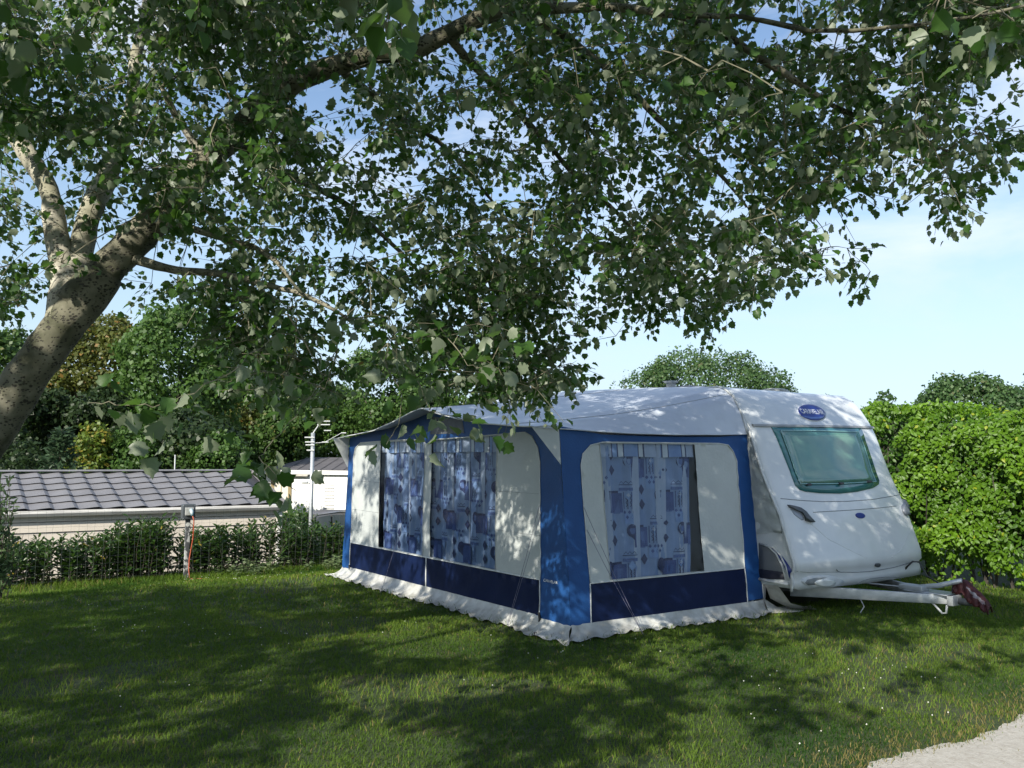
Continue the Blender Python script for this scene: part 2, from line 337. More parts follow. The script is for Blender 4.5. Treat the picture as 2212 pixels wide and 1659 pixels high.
def sheet(name, fn, outer, holes, m, parent, step=.08, off=0):
    V2, F2 = sheet2d(outer, holes, step); o = obj(name, [fn(a, b, off) for a, b in V2], F2, m, parent, True); return o
def line(fn, pts, rad, m, name, parent, off=.004, step=.08, closed=False, n=5):
    q = []
    pp = pts + ([pts[0]] if closed else [])
    for a, b in zip(pp, pp[1:]):
        k = max(1, int(math.hypot(b[0]-a[0], b[1]-a[1])/step)); q += [fn(a[0]+(b[0]-a[0])*i/k, a[1]+(b[1]-a[1])*i/k, off) for i in range(k)]
    q.append(fn(*pp[-1], off)); return MB().tube(q, rad, n).build(name, m, parent, True)

# ------------------------------------------------------------------ curtain with its printed pattern
CC = [mat('curtain_base', (.21, .29, .42), .8, (.16, .235, .37), 5, trans=.12), mat('curtain_band', (.37, .42, .49), .8, (.32, .38, .46), 8, trans=.12),
      mat('curtain_indigo', (.022, .045, .14), .8, (.045, .075, .20), 12), mat('curtain_ink', (.012, .02, .065), .8, (.02, .03, .09), 20),
      mat('curtain_teal', (.14, .22, .38), .8, (.18, .27, .42), 9), mat('curtain_mid', (.08, .13, .27), .8, (.06, .10, .22), 12)]
def curtain(name, fn, s0, s1, z0, z1, parent, seed, flip=False, off=-.05, flare=0):
    rg = random.Random(seed); ph = rg.random()*6
    fold = lambda s, z: .016*math.sin(s*21+ph+.8*math.sin(z*2)) + .006*math.sin(s*53+z*2)
    mp3 = lambda s, z, o=0: fn(s0+(s-s0)*(1+flare*max(0, (z-z0)/(z1-z0))**.8), z, off + fold(s, z) + o)
    b = MB(); nx, nz_ = 90, 14
    xs = np.linspace(s0, s1, nx); zs = np.linspace(z0, z1, nz_)
    v = [mp3(x, z) for z in zs for x in xs]; f = [(j*nx+i, j*nx+i+1, (j+1)*nx+i+1, (j+1)*nx+i) for j in range(nz_-1) for i in range(nx-1)]
    b.add(v, f, 0)
    lay = [.0012]
    def clip(p): return all(s0+.003 <= q[0] <= s1-.003 and z0+.003 <= q[1] <= z1-.003 for q in p)
    def quad(x0, x1, y0, y1, m, sk=0):              # finely cut so that it follows the folds
        x0, x1 = max(x0, s0+.002), min(x1, s1-.002); y0, y1 = max(y0, z0+.002), min(y1, z1-.002)
        if x1-x0 < .004 or y1-y0 < .004: return
        lay[0] += .00003
        k = max(1, int((x1-x0)/.015)); xx = [x0+(x1-x0)*i/k for i in range(k+1)]
        v = [mp3(x, y0+sk*(x-x0), lay[0]) for x in xx] + [mp3(x, y1+sk*(x-x0), lay[0]) for x in xx]
        b.add(v, [(i, i+1, k+2+i, k+1+i) for i in range(k)], m)
    def poly(pts, m):
        if not clip(pts): return
        lay[0] += .00003; b.add([mp3(x, y, lay[0]) for x, y in pts], [tuple(range(len(pts)))], m)
    def dia(x, y, r, m): poly([(x-r*.8, y), (x, y-r), (x+r*.8, y), (x, y+r)], m)
    def zig(x, y, w, h, n_, m, vert=False):
        for i in range(n_):
            for (a0, a1) in ((0, .5), (.5, 1)):
                t0, t1 = (i+a0)/n_, (i+a1)/n_; q0, q1 = (0, h) if a0 == 0 else (h, 0); t = .006
                if vert: poly([(x+q0, y-w*t0), (x+q0+t, y-w*t0), (x+q1+t, y-w*t1), (x+q1, y-w*t1)], m)
                else: poly([(x+w*t0, y+q0), (x+w*t1, y+q1), (x+w*t1, y+q1+t), (x+w*t0, y+q0+t)], m)
    sg = 1 if not flip else 1
    for k in range(int((s1-s0)/.31)+2):             # broad faint vertical bands
        x = s0 + k*.31 + rg.random()*.05; quad(x, x+.10+rg.random()*.05, z0, z1, 1)
    row = 0; zc = z1 - .14
    while zc > z0 - .3:
        xc = s0 + (.06 if row % 2 else .34) - .62
        while xc < s1 + .6:
            X = (lambda a: xc + a) if not flip else (lambda a: (s0+s1) - (xc + a))
            def Q(a0, a1, y0, y1, m, sk=0): quad(min(X(a0), X(a1)), max(X(a0), X(a1)), y0, y1, m, sk)
            # pot with a ring
            Q(.02, .20, zc-.19, zc-.01, 2); Q(.10, .17, zc-.20, zc-.05, 5); Q(-.02, .16, zc-.012, zc+.012, 3, 0)
            n_ = 11; a = [(X(0+.052*math.cos(2*math.pi*i/n_)), zc-.035+.062*math.sin(2*math.pi*i/n_)) for i in range(n_)]; poly(a, 3)
            a = [(X(.0+.026*math.cos(2*math.pi*i/n_)), zc-.035+.034*math.sin(2*math.pi*i/n_)) for i in range(n_)]; poly(a, 5)
            poly([(X(-.045), zc-.06), (X(.03), zc-.07), (X(.03), zc-.13)], 3)
            for q in range(3): Q(.215+q*.035, .222+q*.035, zc-.16, zc-.0, 3 if q % 2 else 2)
            zig(X(.235), zc-.02, .12, .014, 3, 3, True); zig(X(.27), zc-.02, .12, .014, 3, 3, True)
            dia(X(-.19), zc+.02, .052, 3); dia(X(-.19), zc-.12, .052, 3)
            for q in range(4): dia(X(-.40+q*.045), zc-.19, .019, 2)
            for q in range(3): dia(X(-.378+q*.045), zc-.235, .019, 2)
            dia(X(-.36), zc-.03, .05, 4); dia(X(-.36), zc-.03, .022, 1)
            Q(-.11, .05, zc-.262, zc-.255, 3); Q(-.11, .05, zc-.315, zc-.285, 5); Q(-.11, .05, zc-.30, zc-.296, 3); zig(X(-.1) if not flip else X(.05), zc-.25, .13, .022, 3, 3)
            Q(.21, .30, zc-.30, zc-.20, 4)
            xc += .62
        row += 1; zc -= .325
    o = b.build(name, CC, parent, False)
    return o, mp3
def valance(fn, s0, s1, z0, z1, parent, off=-.028, flip=False):
    b = MB(); x = s0; k = 0; pat = [(.16, 1), (.012, 3), (.05, 4), (.016, 3), (.07, 6), (.016, 3), (.17, 4), (.014, 3), (.05, 6), (.018, 3)]
    mats = CC + [M['light']]
    sag = lambda s: .006*math.sin(s*30)
    while x < s1 - .001:
        w, m = pat[k % len(pat)]; w = min(w, s1-x); n_ = max(1, int(w/.02))
        v = [fn(x+w*i/n_, z0+.004*math.sin((x+w*i/n_)*9), off+sag(x+w*i/n_)) for i in range(n_+1)] + [fn(x+w*i/n_, z1, off+sag(x+w*i/n_)) for i in range(n_+1)]
        b.add(v, [(i, i+1, n_+2+i, n_+1+i) for i in range(n_)], m); x += w; k += 1
    return b.build('valance', mats, parent)
def text_mesh(txt, size, bold=.012):
    c = bpy.data.curves.new('lettering', 'FONT'); c.body = txt; c.size = size; c.align_x = 'CENTER'; c.align_y = 'CENTER'; c.offset = size*bold; c.resolution_u = 3
    o = bpy.data.objects.new('lettering', c); col.objects.link(o); dg = bpy.context.evaluated_depsgraph_get(); dg.update()
    me = bpy.data.meshes.new_from_object(o.evaluated_get(dg)); v = [tuple(p.co) for p in me.vertices]; f = [tuple(p.vertices) for p in me.polygons]
    bpy.data.objects.remove(o); bpy.data.meshes.remove(me); return v, f

# ------------------------------------------------------------------ awning
def awning():
    A = thing('caravan_awning', 'blue and pale grey caravan awning with patterned curtains behind its windows, pitched on the lawn', 'awning', P(0, 0, .05))
    zt, zn, zp = 1.90, .18, .53
    sN, sF = (lambda z: -LS*(2-z)), (lambda z: L + LS*(2-z))
    # front wall: blue surround with the pale panel and navy band cut out
    outer = [(sN(zn), zn), (sF(zn), zn), (sF(1.9), 1.90), (4.2, 1.93), (3.2, 2.02), (2.3, 2.155), (1.7, 2.08), (1.2, 2.03), (.6, 1.96), (sN(1.92), 1.93)]
    pan = [(.275, zp), (4.45, zp), (4.42, 1.62), (4.36, 1.76), (4.2, 1.83), (3.2, 1.85), (2.52, 1.845), (2.47, 1.80), (2.41, 1.785), (2.35, 1.80), (2.30, 1.84), (1.3, 1.862), (.52, 1.885), (.40, 1.84), (.31, 1.74), (.275, 1.60)]
    cut = [(.29, zn+.004), (4.47, zn+.004)] + pan[1:-1] + [pan[-1], pan[0]]
    cut = [(.285, zn+.03), (4.47, zn+.03), (4.45, zp)] + pan[2:] + [pan[0]]
    fw = sheet('front_wall', F3, outer, [cut], M['blue'], A)
    w1, w2 = rrect(1.01, 2.33, zp+.02, 1.85), rrect(2.49, 3.63, zp+.02, 1.838)
    w1 = [(1.01, zp+.012), (2.33, zp+.012), (2.33, 1.832), (1.01, 1.865)]; w2 = [(2.49, zp+.012), (3.63, zp+.012), (3.63, 1.832), (2.49, 1.838)]
    sheet('light_panel', F3, pan, [w1, w2], M['light'], fw)
    sheet('lower_panel', F3, [(.285, zn+.03), (4.47, zn+.03), (4.45, zp), (.275, zp)], [], M['navy'], fw)
    line(F3, pan, .006, M['piping'], 'piping', fw, closed=True)
    line(F3, [(.275, zp), (.285, zn-.12)], .006, M['piping'], 'piping', fw); line(F3, [(4.45, zp), (4.47, zn-.06)], .006, M['piping'], 'piping', fw)
    for s0_, s1_, z_ in ((.29, 1.0, 1.31), (3.64, 4.42, 1.33), (.29, 1.0, .93), (3.64, 4.43, .96)): line(F3, [(s0_, z_), (s1_, z_+.004)], .0022, M['seamcloth'], 'seam', fw, off=.0005)
    line(F3, [(2.41, zp), (2.41, zn-.02)], .008, M['piping'], 'piping', fw)
    for w in (w1, w2):
        sheet('window_pane', F3, w, [], M['film'], fw, .06, -.004)
        line(F3, w, .003, M['light'], 'window_edge', fw, closed=True)
    for i, (a, b_, sd_) in enumerate(((.97, 2.40, 3), (2.425, 3.63, 5))):
        c, _ = curtain('curtain', F3, a, b_, zp+.0, 1.85, fw, sd_, flip=True)
        valance(F3, a, b_+(.03 if i else 0), 1.70, 1.875 if not i else 1.84, c)
    # black zip pull loops hanging at the panel corners
    for s in (.28, 4.46): line(F3, [(s, zn+.06), (s-.012, zn-.0), (s+.006, zn-.10)], .012, M['black'], 'zip_pull', fw, off=.012)
    # vent patch at the crown of the front wall
    sheet('vent_patch', F3, [(1.62, 1.90), (2.36, 1.90), (2.34, 2.10), (1.66, 2.04)], [], mat('vent_mesh', (.12, .13, .15), .8, (.16, .17, .19), 12), fw, .08, .004)
    v, f = text_mesh('CARAVELAIR', .036, .012)
    obj('lettering', [F3(.115 - x, .535 + y + .0, .004) for x, y, _ in v], f, M['logow'], fw)
    # side wall
    bs = lambda z: D + .02
    outer = [(0, zn-.01), (bs(0), zn+.03), (bs(0), 1.905), (2.1, 1.868), (1.2, 1.855), (.5, 1.862), (0, 1.93)]
    pan = [(.245, zp), (2.285, zp), (2.305, 1.62), (2.27, 1.72), (2.19, 1.785), (2.06, 1.80), (.50, 1.79), (.35, 1.76), (.25, 1.68), (.22, 1.58)]
    cut = [(.235, zn+.015), (2.285, zn+.015), (2.285, zp)] + pan[2:] + [pan[0]]
    sw = sheet('side_wall', S3, outer, [cut], M['blue'], A)
    w1 = [(.485, zp+.012), (1.69, zp+.012), (1.705, 1.785), (.46, 1.782)]
    sheet('light_panel', S3, pan, [w1], M['light'], sw); sheet('lower_panel', S3, [(.235, zn+.015), (2.285, zn+.015), (2.285, zp), (.245, zp)], [], M['navy'], sw)
    line(S3, pan, .006, M['piping'], 'piping', sw, closed=True)
    line(S3, [(.24, zp), (.225, zn-.02)], .006, M['piping'], 'piping', sw); line(S3, [(2.285, zp), (2.275, zn-.06)], .006, M['piping'], 'piping', sw)
    line(S3, [(bs(0), zn), (bs(0), 1.9)], .006, M['piping'], 'piping', sw)
    sheet('window_pane', S3, w1, [], M['film'], sw, .06, -.004); line(S3, w1, .003, M['light'], 'window_edge', sw, closed=True)
    c, _ = curtain('curtain', S3, .46, 1.56, zp+.0, 1.79, sw, 9, flare=.12); valance(S3, .46, 1.70, 1.655, 1.79, c)
    # gusset under the overhanging roof corner, both ends
    zr = lambda t: t
    obj('gusset', [P(-.012, -.31, 1.915), P(-.012, -.005, 1.925), P(-.042, -.006, 1.58), P(-.02, -.15, 1.93)], [(0, 2, 1), (0, 1, 3)], M['light'], A)
    obj('gusset', [P(L+.02, -.24, 1.89), P(L+.02, -.005, 1.90), P(L+.05, -.006, 1.5)], [(0, 1, 2)], M['light'], A)
    # far side wall and back
    obj('rear_side_wall', [P(sF(zn), 0, zn), P(sF(zn), D, zn), P(sF(1.9), D, 1.9), P(sF(1.9), 0, 1.9)], [(0, 1, 2, 3)], M['blue'], A)
    # roof: ruled between the caravan's rail and the front eave
    NU, NV = 80, 34; v = []; f = []
    railp = [(0, -.03, 1.905), (.05, .045, 2.12), (.10, .15, 2.30), (.16, .30, 2.415), (.24, .60, 2.455), (.45, 1.6, 2.50), (.7, 3.0, 2.545), (.9, 4.2, 2.55), (1, 4.85, 2.52)]
    eave = [(0, -.012, -.31, 1.915), (.1, .35, -.31, 1.935), (.2, .80, -.30, 1.965), (.32, 1.30, -.30, 2.035), (.42, 1.72, -.29, 2.105), (.48, 2.05, -.28, 2.172), (.54, 2.35, -.27, 2.135), (.64, 2.85, -.25, 2.035), (.75, 3.35, -.22, 1.965), (.88, 4.0, -.18, 1.925), (1, 4.60, -.15, 1.895)]
    rs = [q[0] for q in railp]; es_ = [q[0] for q in eave]
    for i in range(NU+1):
        s = i/NU; ra = (np.interp(s, rs, [q[1] for q in railp]), np.interp(s, rs, [q[2] for q in railp]))
        ev = (np.interp(s, es_, [q[1] for q in eave]), np.interp(s, es_, [q[2] for q in eave]), np.interp(s, es_, [q[3] for q in eave]))
        for j in range(NV+1):
            t = j/NV; u = ra[0] + (ev[0]-ra[0])*t; vv = D + (ev[1]-D)*t; z = ra[1] + (ev[2]-ra[1])*t
            edge = min(1, s/.12)
            z += (.10*math.sin(math.pi*t)*(1-t)*0 - .045*math.sin(math.pi*t)*edge*(1-.6*math.exp(-((s-.48)/.08)**2)))
            if s < .12: z -= .035*math.sin(math.pi*min(1, t))*(1-s/.12)        # the side eave sags between poles
            z += .006*fbm(u*2.2, vv*2.0, 4)
            u -= .05*math.sin(math.pi*t)*max(0, 1-s/.2)
            v.append(P(u, vv, z))
    n = NV+1; f = [(i*n+j, i*n+j+1, (i+1)*n+j+1, (i+1)*n+j) for i in range(NU) for j in range(NV)]
    rf = obj('roof', v, f, M['roofc'], A, True)
    MB().tube([v[i*n+NV] for i in range(NU+1)], .007, 5).build('eave_edge', M['piping'], rf, True)
    MB().tube([v[j] for j in range(NV+1)], .006, 5).build('eave_edge', M['roofc'], rf, True)
    for i_ in (10, 38, 66): MB().tube([(v[i_*n+j][0], v[i_*n+j][1], v[i_*n+j][2]+.001) for j in range(NV+1)], .003, 4).build('roof_seam', M['seamcloth'], rf, True)
    # mud skirt, crumpled, spreading on the grass
    def skirt(fn_top, fn_dir, s0, s1, out0, seed, n_=90):
        v = []; f = []; K = 7; rg = random.Random(seed)
        for i in range(n_+1):
            s = s0 + (s1-s0)*i/n_; tp = np.array(fn_top(s)); dr = np.array([*fn_dir(s), 0.])
            fl = .5 + .5*math.sin(s*19+7*math.sin(s*2.3)+3*fbm(s*3, 1)+seed); fl *= .5+.8*abs(fbm(s*4, 8)); o_ = out0*(1 + .5*fbm(s*2.5, seed)) + .045*fl + .02*fbm(s*9, 3)
            tg = np.array([-dr[1], dr[0], 0])
            for k in range(K+1):
                t = k/K; p = tp + dr*(o_*t**1.5) + tg*.02*fbm(s*7, t*2, seed)
                g = gnd(p[0], p[1]) + .012
                zz = tp[2]*(1-t) + g*t + .016*math.sin(s*34+3*t+seed)*t + .012*fbm(s*16, t*4, seed+3)*(1-abs(2*t-1)) + (.016*fl if k == K else 0) - .02*math.sin(math.pi*t)
                p[2] = max(zz, g) if k else tp[2]; v.append(p)
        f = [(i*(K+1)+k, i*(K+1)+k+1, (i+1)*(K+1)+k+1, (i+1)*(K+1)+k) for i in range(n_) for k in range(K)]
        return v, f
    b = MB()
    b.add(*skirt(lambda s: F3(s, zn+.032 if .285 < s < 4.47 else zn+.01, .001), lambda s: -Vv + (-Uv*max(0, 1-abs(s+.2)/.5) if s < .5 else Uv*max(0, (s-4.1))*1.3), sN(zn), sF(zn), .17, 1, 170))
    b.add(*skirt(lambda s: S3(s, zn+.015+.0*s, .001), lambda s: -Uv + (-Vv*max(0, 1-s/.4) if s < .4 else 0*Uv), 0, D+.02, .14, 4, 100))
    # corner fan and the end flap that trails towards the caravan
    b.build('mud_skirt', M['skirt'], A, True)
    e = [S3(D+.02, zn+.03, 0), P(-.30, D-.05, gnd(*P(-.3, D, 0)[:2])+.012), P(-.42, D+.30, gnd(*P(-.42, D+.3, 0)[:2])+.012), P(-.30, D+.55, .05), P(-.18, D+.62, .045), P(-.16, D+.25, .10), P(-.26, D+.12, .12)]
    e[3] = (*e[3][:2], gnd(*e[3][:2])+.01); e[4] = (*e[4][:2], gnd(*e[4][:2])+.01)
    obj('skirt_flap', e, [(0, 1, 6), (1, 2, 6), (6, 2, 5), (2, 3, 5), (3, 4, 5), (0, 6, 5)], M['skirt'], A, True)
    # wrinkled infill between the side wall and the caravan's front edge
    pts = []; NR, NS = 30, 10
    for i in range(NR+1):
        z = 1.93 - (1.93-.86)*i/NR; a = -LS*(2-z)+.0; c_ = prof_u(z)+.035
        for j in range(NS+1):
            t = j/NS; zz = z + (.06*t if i == NR else 0); pts.append(P(a+(c_-a)*t, D-.022 - .012*fbm(t*3, z*7, 5) - .010*math.sin(z*38+t*5)*t + .02*(1-t), zz))
    q = NS+1; inf = obj('infill_flap', pts, [(i*q+j, (i+1)*q+j, (i+1)*q+j+1, i*q+j+1) for i in range(NR) for j in range(NS)], M['light'], A, True)
    # guy ropes
    def g(p): return (p[0], p[1], gnd(p[0], p[1]) + .01)
    def rope(a, b_, r=.0021):
        k = 8; pp = [tuple(np.array(a)*(1-i/k) + np.array(b_)*i/k - np.array([0, 0, .02*math.sin(math.pi*i/k)])) for i in range(k+1)]
        MB().tube(pp, r, 4).build('guy_rope', M['rope'], A)
    g1 = atV(906, 1010, -.02); rope(P(g1[0], -.03, g1[1]), g(P(3.1, -.22, 0)))
    a = atV(1163, 1100, -.06); rope(P(a[0], -.03, 1.15), g(P(.62, -.12, 0))); rope(P(a[0]+.03, -.03, 1.2), g(P(.62, -.13, 0)))
    rope(S3(.22, 1.2, .015), g(P(-.42, .62, 0))); rope(S3(.24, 1.0, .012), g(P(-.42, .62, 0)))
    # steel pegs through the skirt, poles inside
    for s in (0.1, 1.4, 2.7, 4.0):
        p = g(P(s, -.19, 0)); MB().tube([(p[0], p[1], p[2]-.03), (p[0], p[1], p[2]+.035), (p[0]+.02, p[1], p[2]+.03)], .005, 4).build('peg', M['black'], A)
    for u_, v_, z1 in ((.02, .06, 1.88), (L-.05, .06, 1.86), (2.41, .06, 2.05), (.02, D-.12, 1.86)):
        MB().tube([P(u_ - (LS*1.8 if u_ < .1 else 0), v_, gnd(*P(u_, v_, 0)[:2])), P(u_, v_, z1)], .013, 8).build('pole', M['galv'], A)

# ------------------------------------------------------------------ caravan
PROF = [(2.43, .34), (2.40, .27), (2.34, .17), (2.2, .075), (2.0, -.055), (1.5, -.235), (1.07, -.445), (.75, -.555), (.62, -.60), (.53, -.605), (.50, -.575), (.42, -.585), (.34, -.57)]
def prof_u(z):
    zs = [p[0] for p in PROF][::-1]; us = [p[1] for p in PROF][::-1]; return float(np.interp(z, zs, us))
def bow(v): t = (v - D - W/2)/(W/2); return .085*max(0, 1-t*t)
def FR(v, z, off=0):                                # front face of the body
    vr = min(max(v, D), D+W); e = min(vr-D, D+W-vr); rr = .07; rd = rr*(1-math.sqrt(max(0, 1-(1-min(e, rr)/rr)**2)))
    return P(prof_u(z) - bow(vr)*min(1, max(0, (2.35-z)/.4)) + rd - off, v, z)
def frpx(x, y):                                     # photo point -> (v, z) on the front face
    r = ray(x, y); o = np.array([0, 0, CAM_H]); lo = -.3
    for _ in range(25):
        n = Uv; t = (n @ np.array([CX, CY]) + lo)/(n @ r[:2]); p = o + r*t; v = UVof(p[0], p[1])[1]; z = p[2]
        q = FR(v, min(max(z, .3), 2.42)); lo = lo*.4 + .6*UVof(q[0], q[1])[0]
    return v, z
def patch(name, pts, m, parent, off=.006, rings=5, fn=FR, pixels=True, side=True):
    p = [frpx(*q) for q in pts] if pixels else pts; c = np.mean(np.array(p), 0); n = len(p); v = []; f = []
    # densify outline
    d = []
    for a, b in zip(p, p[1:]+p[:1]):
        k = max(1, int(math.dist(a, b)/.05)); d += [(a[0]+(b[0]-a[0])*i/k, a[1]+(b[1]-a[1])*i/k) for i in range(k)]
    n = len(d); lv = ([0.0] if side else []) + [1.0]*1
    if side: v += [fn(a, b, -.002) for a, b in d]
    for k in range(rings): t = 1 - k/rings; v += [fn(c[0]+(a-c[0])*t, c[1]+(b-c[1])*t, off) for a, b in d]
    v.append(fn(c[0], c[1], off)); R_ = rings + (1 if side else 0)
    for k in range(R_-1): f += [(k*n+i, k*n+(i+1) % n, (k+1)*n+(i+1) % n, (k+1)*n+i) for i in range(n)]
    f += [((R_-1)*n+i, (R_-1)*n+(i+1) % n, len(v)-1) for i in range(n)]
    o = obj(name, v, f, m, parent, True)
    bm = bmesh.new(); bm.from_mesh(o.data); bmesh.ops.recalc_face_normals(bm, faces=bm.faces); bm.to_mesh(o.data); bm.free()
    return o
def ell(cx, cy, rx, ry, n=28, sk=0): return [(cx+rx*math.cos(2*math.pi*i/n), cy+ry*math.sin(2*math.pi*i/n)+sk*rx*math.cos(2*math.pi*i/n)) for i in range(n)]
def strip(name, pts, wpx, m, parent, off=.003, r=None):
    q = [frpx(*p) for p in pts]; dd = []
    for a, b in zip(q, q[1:]):
        k = max(1, int(math.dist(a, b)/.04)); dd += [(a[0]+(b[0]-a[0])*i/k, a[1]+(b[1]-a[1])*i/k) for i in range(k)]
    dd.append(q[-1]); return MB().tube([FR(a, b, off) for a, b in dd], wpx, 5).build(name, m, parent, True)
def caravan():
    C = thing('caravan', 'white touring caravan parked nose out beside the hedge, the awning fixed to its side', 'caravan', P(2, D+W/2, 0))
    # closed outline in (u, z): front profile down, underside, rear, roof
    out = [(p[1], p[0]) for p in PROF]                                     # roof front -> bottom front
    fine = []
    for a, b in zip(out, out[1:]):
        k = max(1, int(math.dist(a, b)/.05)); fine += [(a[0]+(b[0]-a[0])*i/k, a[1]+(b[1]-a[1])*i/k) for i in range(k)]
    # smooth the upper part
    fa = np.array(fine+[out[-1]]); top = fa[:, 1] > .68
    for _ in range(4):
        g = fa.copy(); g[1:-1] = (fa[:-2]+fa[1:-1]*2+fa[2:])/4; fa[top] = np.where((np.arange(len(fa)) == 0)[top][:, None], fa[top], g[top])
    nf = len(fa); rear = [(4.70, .34), (4.82, .36), (4.90, .6), (4.95, 1.2), (4.95, 1.9), (4.90, 2.25), (4.75, 2.44), (4.5, 2.535)]
    roofl = [(4.2, 2.555), (3.4, 2.555), (2.4, 2.535), (1.4, 2.49), (.7, 2.455)]
    loop = [tuple(p) for p in fa] + rear + roofl; n = len(loop)
    cen = np.array([2.2, 1.4]); rr = .07; es = [0, .01, .025, .045, rr] + list(np.linspace(.15, W-.15, 17)) + [W-rr, W-.045, W-.025, W-.01, W]
    lp = np.array(loop); nx = np.roll(lp, -1, 0); pv = np.roll(lp, 1, 0); tg = nx-pv; nr = np.stack([tg[:, 1], -tg[:, 0]], 1); nr /= np.linalg.norm(nr, axis=1)[:, None]
    if ((lp-cen)*nr).sum() < 0: nr = -nr
    v = []
    for e in es:
        ee = min(e, W-e); rd = rr*(1-math.sqrt(max(0, 1-(1-min(ee, rr)/rr)**2)))
        for i in range(n):
            u, z = lp[i]-nr[i]*rd
            if u < 2.4: u -= bow(D+e)*min(1, max(0, (2.35-z)/.4)) * (1 if i < nf else 0)
            v.append(P(u, D+e, z))
    K = len(es); f = [(a*n+i, a*n+(i+1) % n, (a+1)*n+(i+1) % n, (a+1)*n+i) for a in range(K-1) for i in range(n)] + [tuple(range(n)), tuple(range((K-1)*n, K*n))[::-1]]
    body = obj('body', v, f, M['gel'], C, True)
    bm = bmesh.new(); bm.from_mesh(body.data); bmesh.ops.recalc_face_normals(bm, faces=bm.faces)
    for fc in bm.faces:
        if len(fc.verts) > 6: fc.smooth = False
    bm.to_mesh(body.data); bm.free()
    # front window
    wf = patch('front_window', [(1666, 923), (1700, 923.3), (1760, 923.6), (1859, 925), (1868, 950), (1880, 985), (1890, 1015), (1898, 1038), (1897, 1046), (1885, 1054), (1850, 1062), (1813, 1066), (1770, 1065), (1740, 1062), (1727, 1058), (1717, 1048), (1705, 1016), (1690, 978), (1678, 948)],
               mat('teal_window_surround', (.035, .15, .165), .08, (.045, .17, .185), 2, coat=.5), C, .010)
    patch('blind', [(1684, 931), (1760, 931.5), (1849, 934), (1862, 965), (1886, 1038), (1810, 1042), (1727, 1044), (1705, 988)],
          mat('drawn_blind', (.26, .38, .36), .7, (.36, .42, .33), 2.2, lo=.4, hi=.6), wf, .014)
    patch('window_pane', [(1683, 930), (1760, 930.5), (1850, 933), (1863, 965), (1888, 1038), (1886, 1041), (1810, 1044.5), (1727, 1046), (1723, 1043), (1704, 988)], M['acryl'], wf, .030)
    strip('window_seal', [(1683, 930), (1704, 988), (1725, 1045), (1810, 1044.5), (1888, 1040), (1863, 965), (1850, 933), (1760, 930.5), (1683, 930)], .006, mat('pale_seal', (.25, .45, .46), .3, (.3, .5, .5), 6), wf, .026)
    for x, y in ((1742, 1046.5), (1811, 1044), (1872, 1040)): patch('window_catch', ell(x, y, 5, 2.6, 10), M['black'], wf, .045, 2)
    # awning rail across the front above the window
    tr = MB(); q = [frpx(*p) for p in ((1625, 918.5), (1700, 920), (1790, 921.5), (1886, 923.5))]; dd = [(q[0][0]+(q[-1][0]-q[0][0])*i/40, q[0][1]*(1-i/40)+q[-1][1]*i/40) for i in range(41)]
    vv = [];
    for a, b in dd: vv += [FR(a, b+.012, 0), FR(a, b+.012, .014), FR(a, b-.012, .014), FR(a, b-.012, 0)]
    tr.add(vv, [(4*i+k, 4*i+(k+1) % 4, 4*i+4+(k+1) % 4, 4*i+4+k) for i in range(40) for k in range(4)]); tr.build('window_rail', mat('rail_grey', (.30, .31, .31), .4, (.24, .25, .25), 9), C)
    strip('panel_seam', [(1686, 1077), (1730, 1081), (1774, 1083.5), (1830, 1083), (1884, 1079), (1945, 1066)], .005, M['seam'], C, -.001)
    strip('locker_seam', [(1757, 1106.5), (1800, 1104), (1850, 1101), (1900, 1097), (1936, 1093)], .0035, M['seam'], C, -.0005)
    strip('locker_seam', [(1807, 1230), (1810, 1234), (1816, 1236), (1850, 1236), (1879, 1234.5), (1930, 1226), (1967, 1215)], .005, M['seam'], C, -.0005)
    strip('locker_seam', [(1721, 1234), (1751, 1236.5), (1816, 1236)], .003, M['seam'], C, -.001)
    strip('styling_crease', [(1957, 1100), (1962, 1130), (1960, 1160), (1948, 1186), (1925, 1205)], .005, M['trim'], C, -.002)
    strip('styling_crease', [(1750, 1130), (1790, 1165), (1830, 1185), (1870, 1205)], .004, M['trim'], C, -.002)
    strip('plate_recess', [(1853, 1261), (1862, 1255), (1880, 1250), (1902, 1247), (1930, 1246), (1941, 1247), (1946, 1254)], .004, M['seam'], C, -.0005)
    # grab handles
    hl = patch('handle_recess', [(1704, 1095), (1722, 1098), (1732, 1108), (1737, 1122), (1732, 1124), (1716, 1112)], mat('recess_grey', (.30, .33, .38), .3, (.26, .29, .34), 9), C, .002)
    patch('grab_handle', [(1700, 1090), (1712, 1092), (1726, 1096), (1737, 1104), (1745, 1114), (1757, 1127), (1750, 1128), (1739, 1125), (1736, 1112), (1728, 1104), (1716, 1099), (1704, 1096)], M['grey'], C, .03, 3)
    patch('grab_handle', [(1945, 1078), (1952, 1080), (1960, 1092), (1958, 1110), (1953, 1112), (1949, 1104), (1947, 1094)], mat('handle_mid_grey', (.12, .14, .18), .4, (.15, .17, .2), 9), C, .03, 3)
    # oval badges
    lg = patch('badge_rim', ell(1753, 891, 31.5, 18.5, 36, .16), M['logow'], C, .004)
    lo_ = patch('badge', ell(1753, 891, 29.5, 16.8, 36, .16), M['logo'], lg, .007)
    c0 = frpx(1753, 889.5); a0 = frpx(1728, 889.0); a1 = frpx(1778, 891.5); wd = math.dist(a0, a1); v, f = text_mesh('CARAVELAIR', wd*.165, .012)
    xs = [p[0] for p in v]; k = wd/(max(xs)-min(xs)); dirv = (np.array(a1)-np.array(a0))/wd
    obj('lettering', [FR(c0[0] + x*k, c0[1] + y*k*1.1 + x*k*dirv[1]*.4, .011) for x, y, _ in v], f, M['logow'], lg)
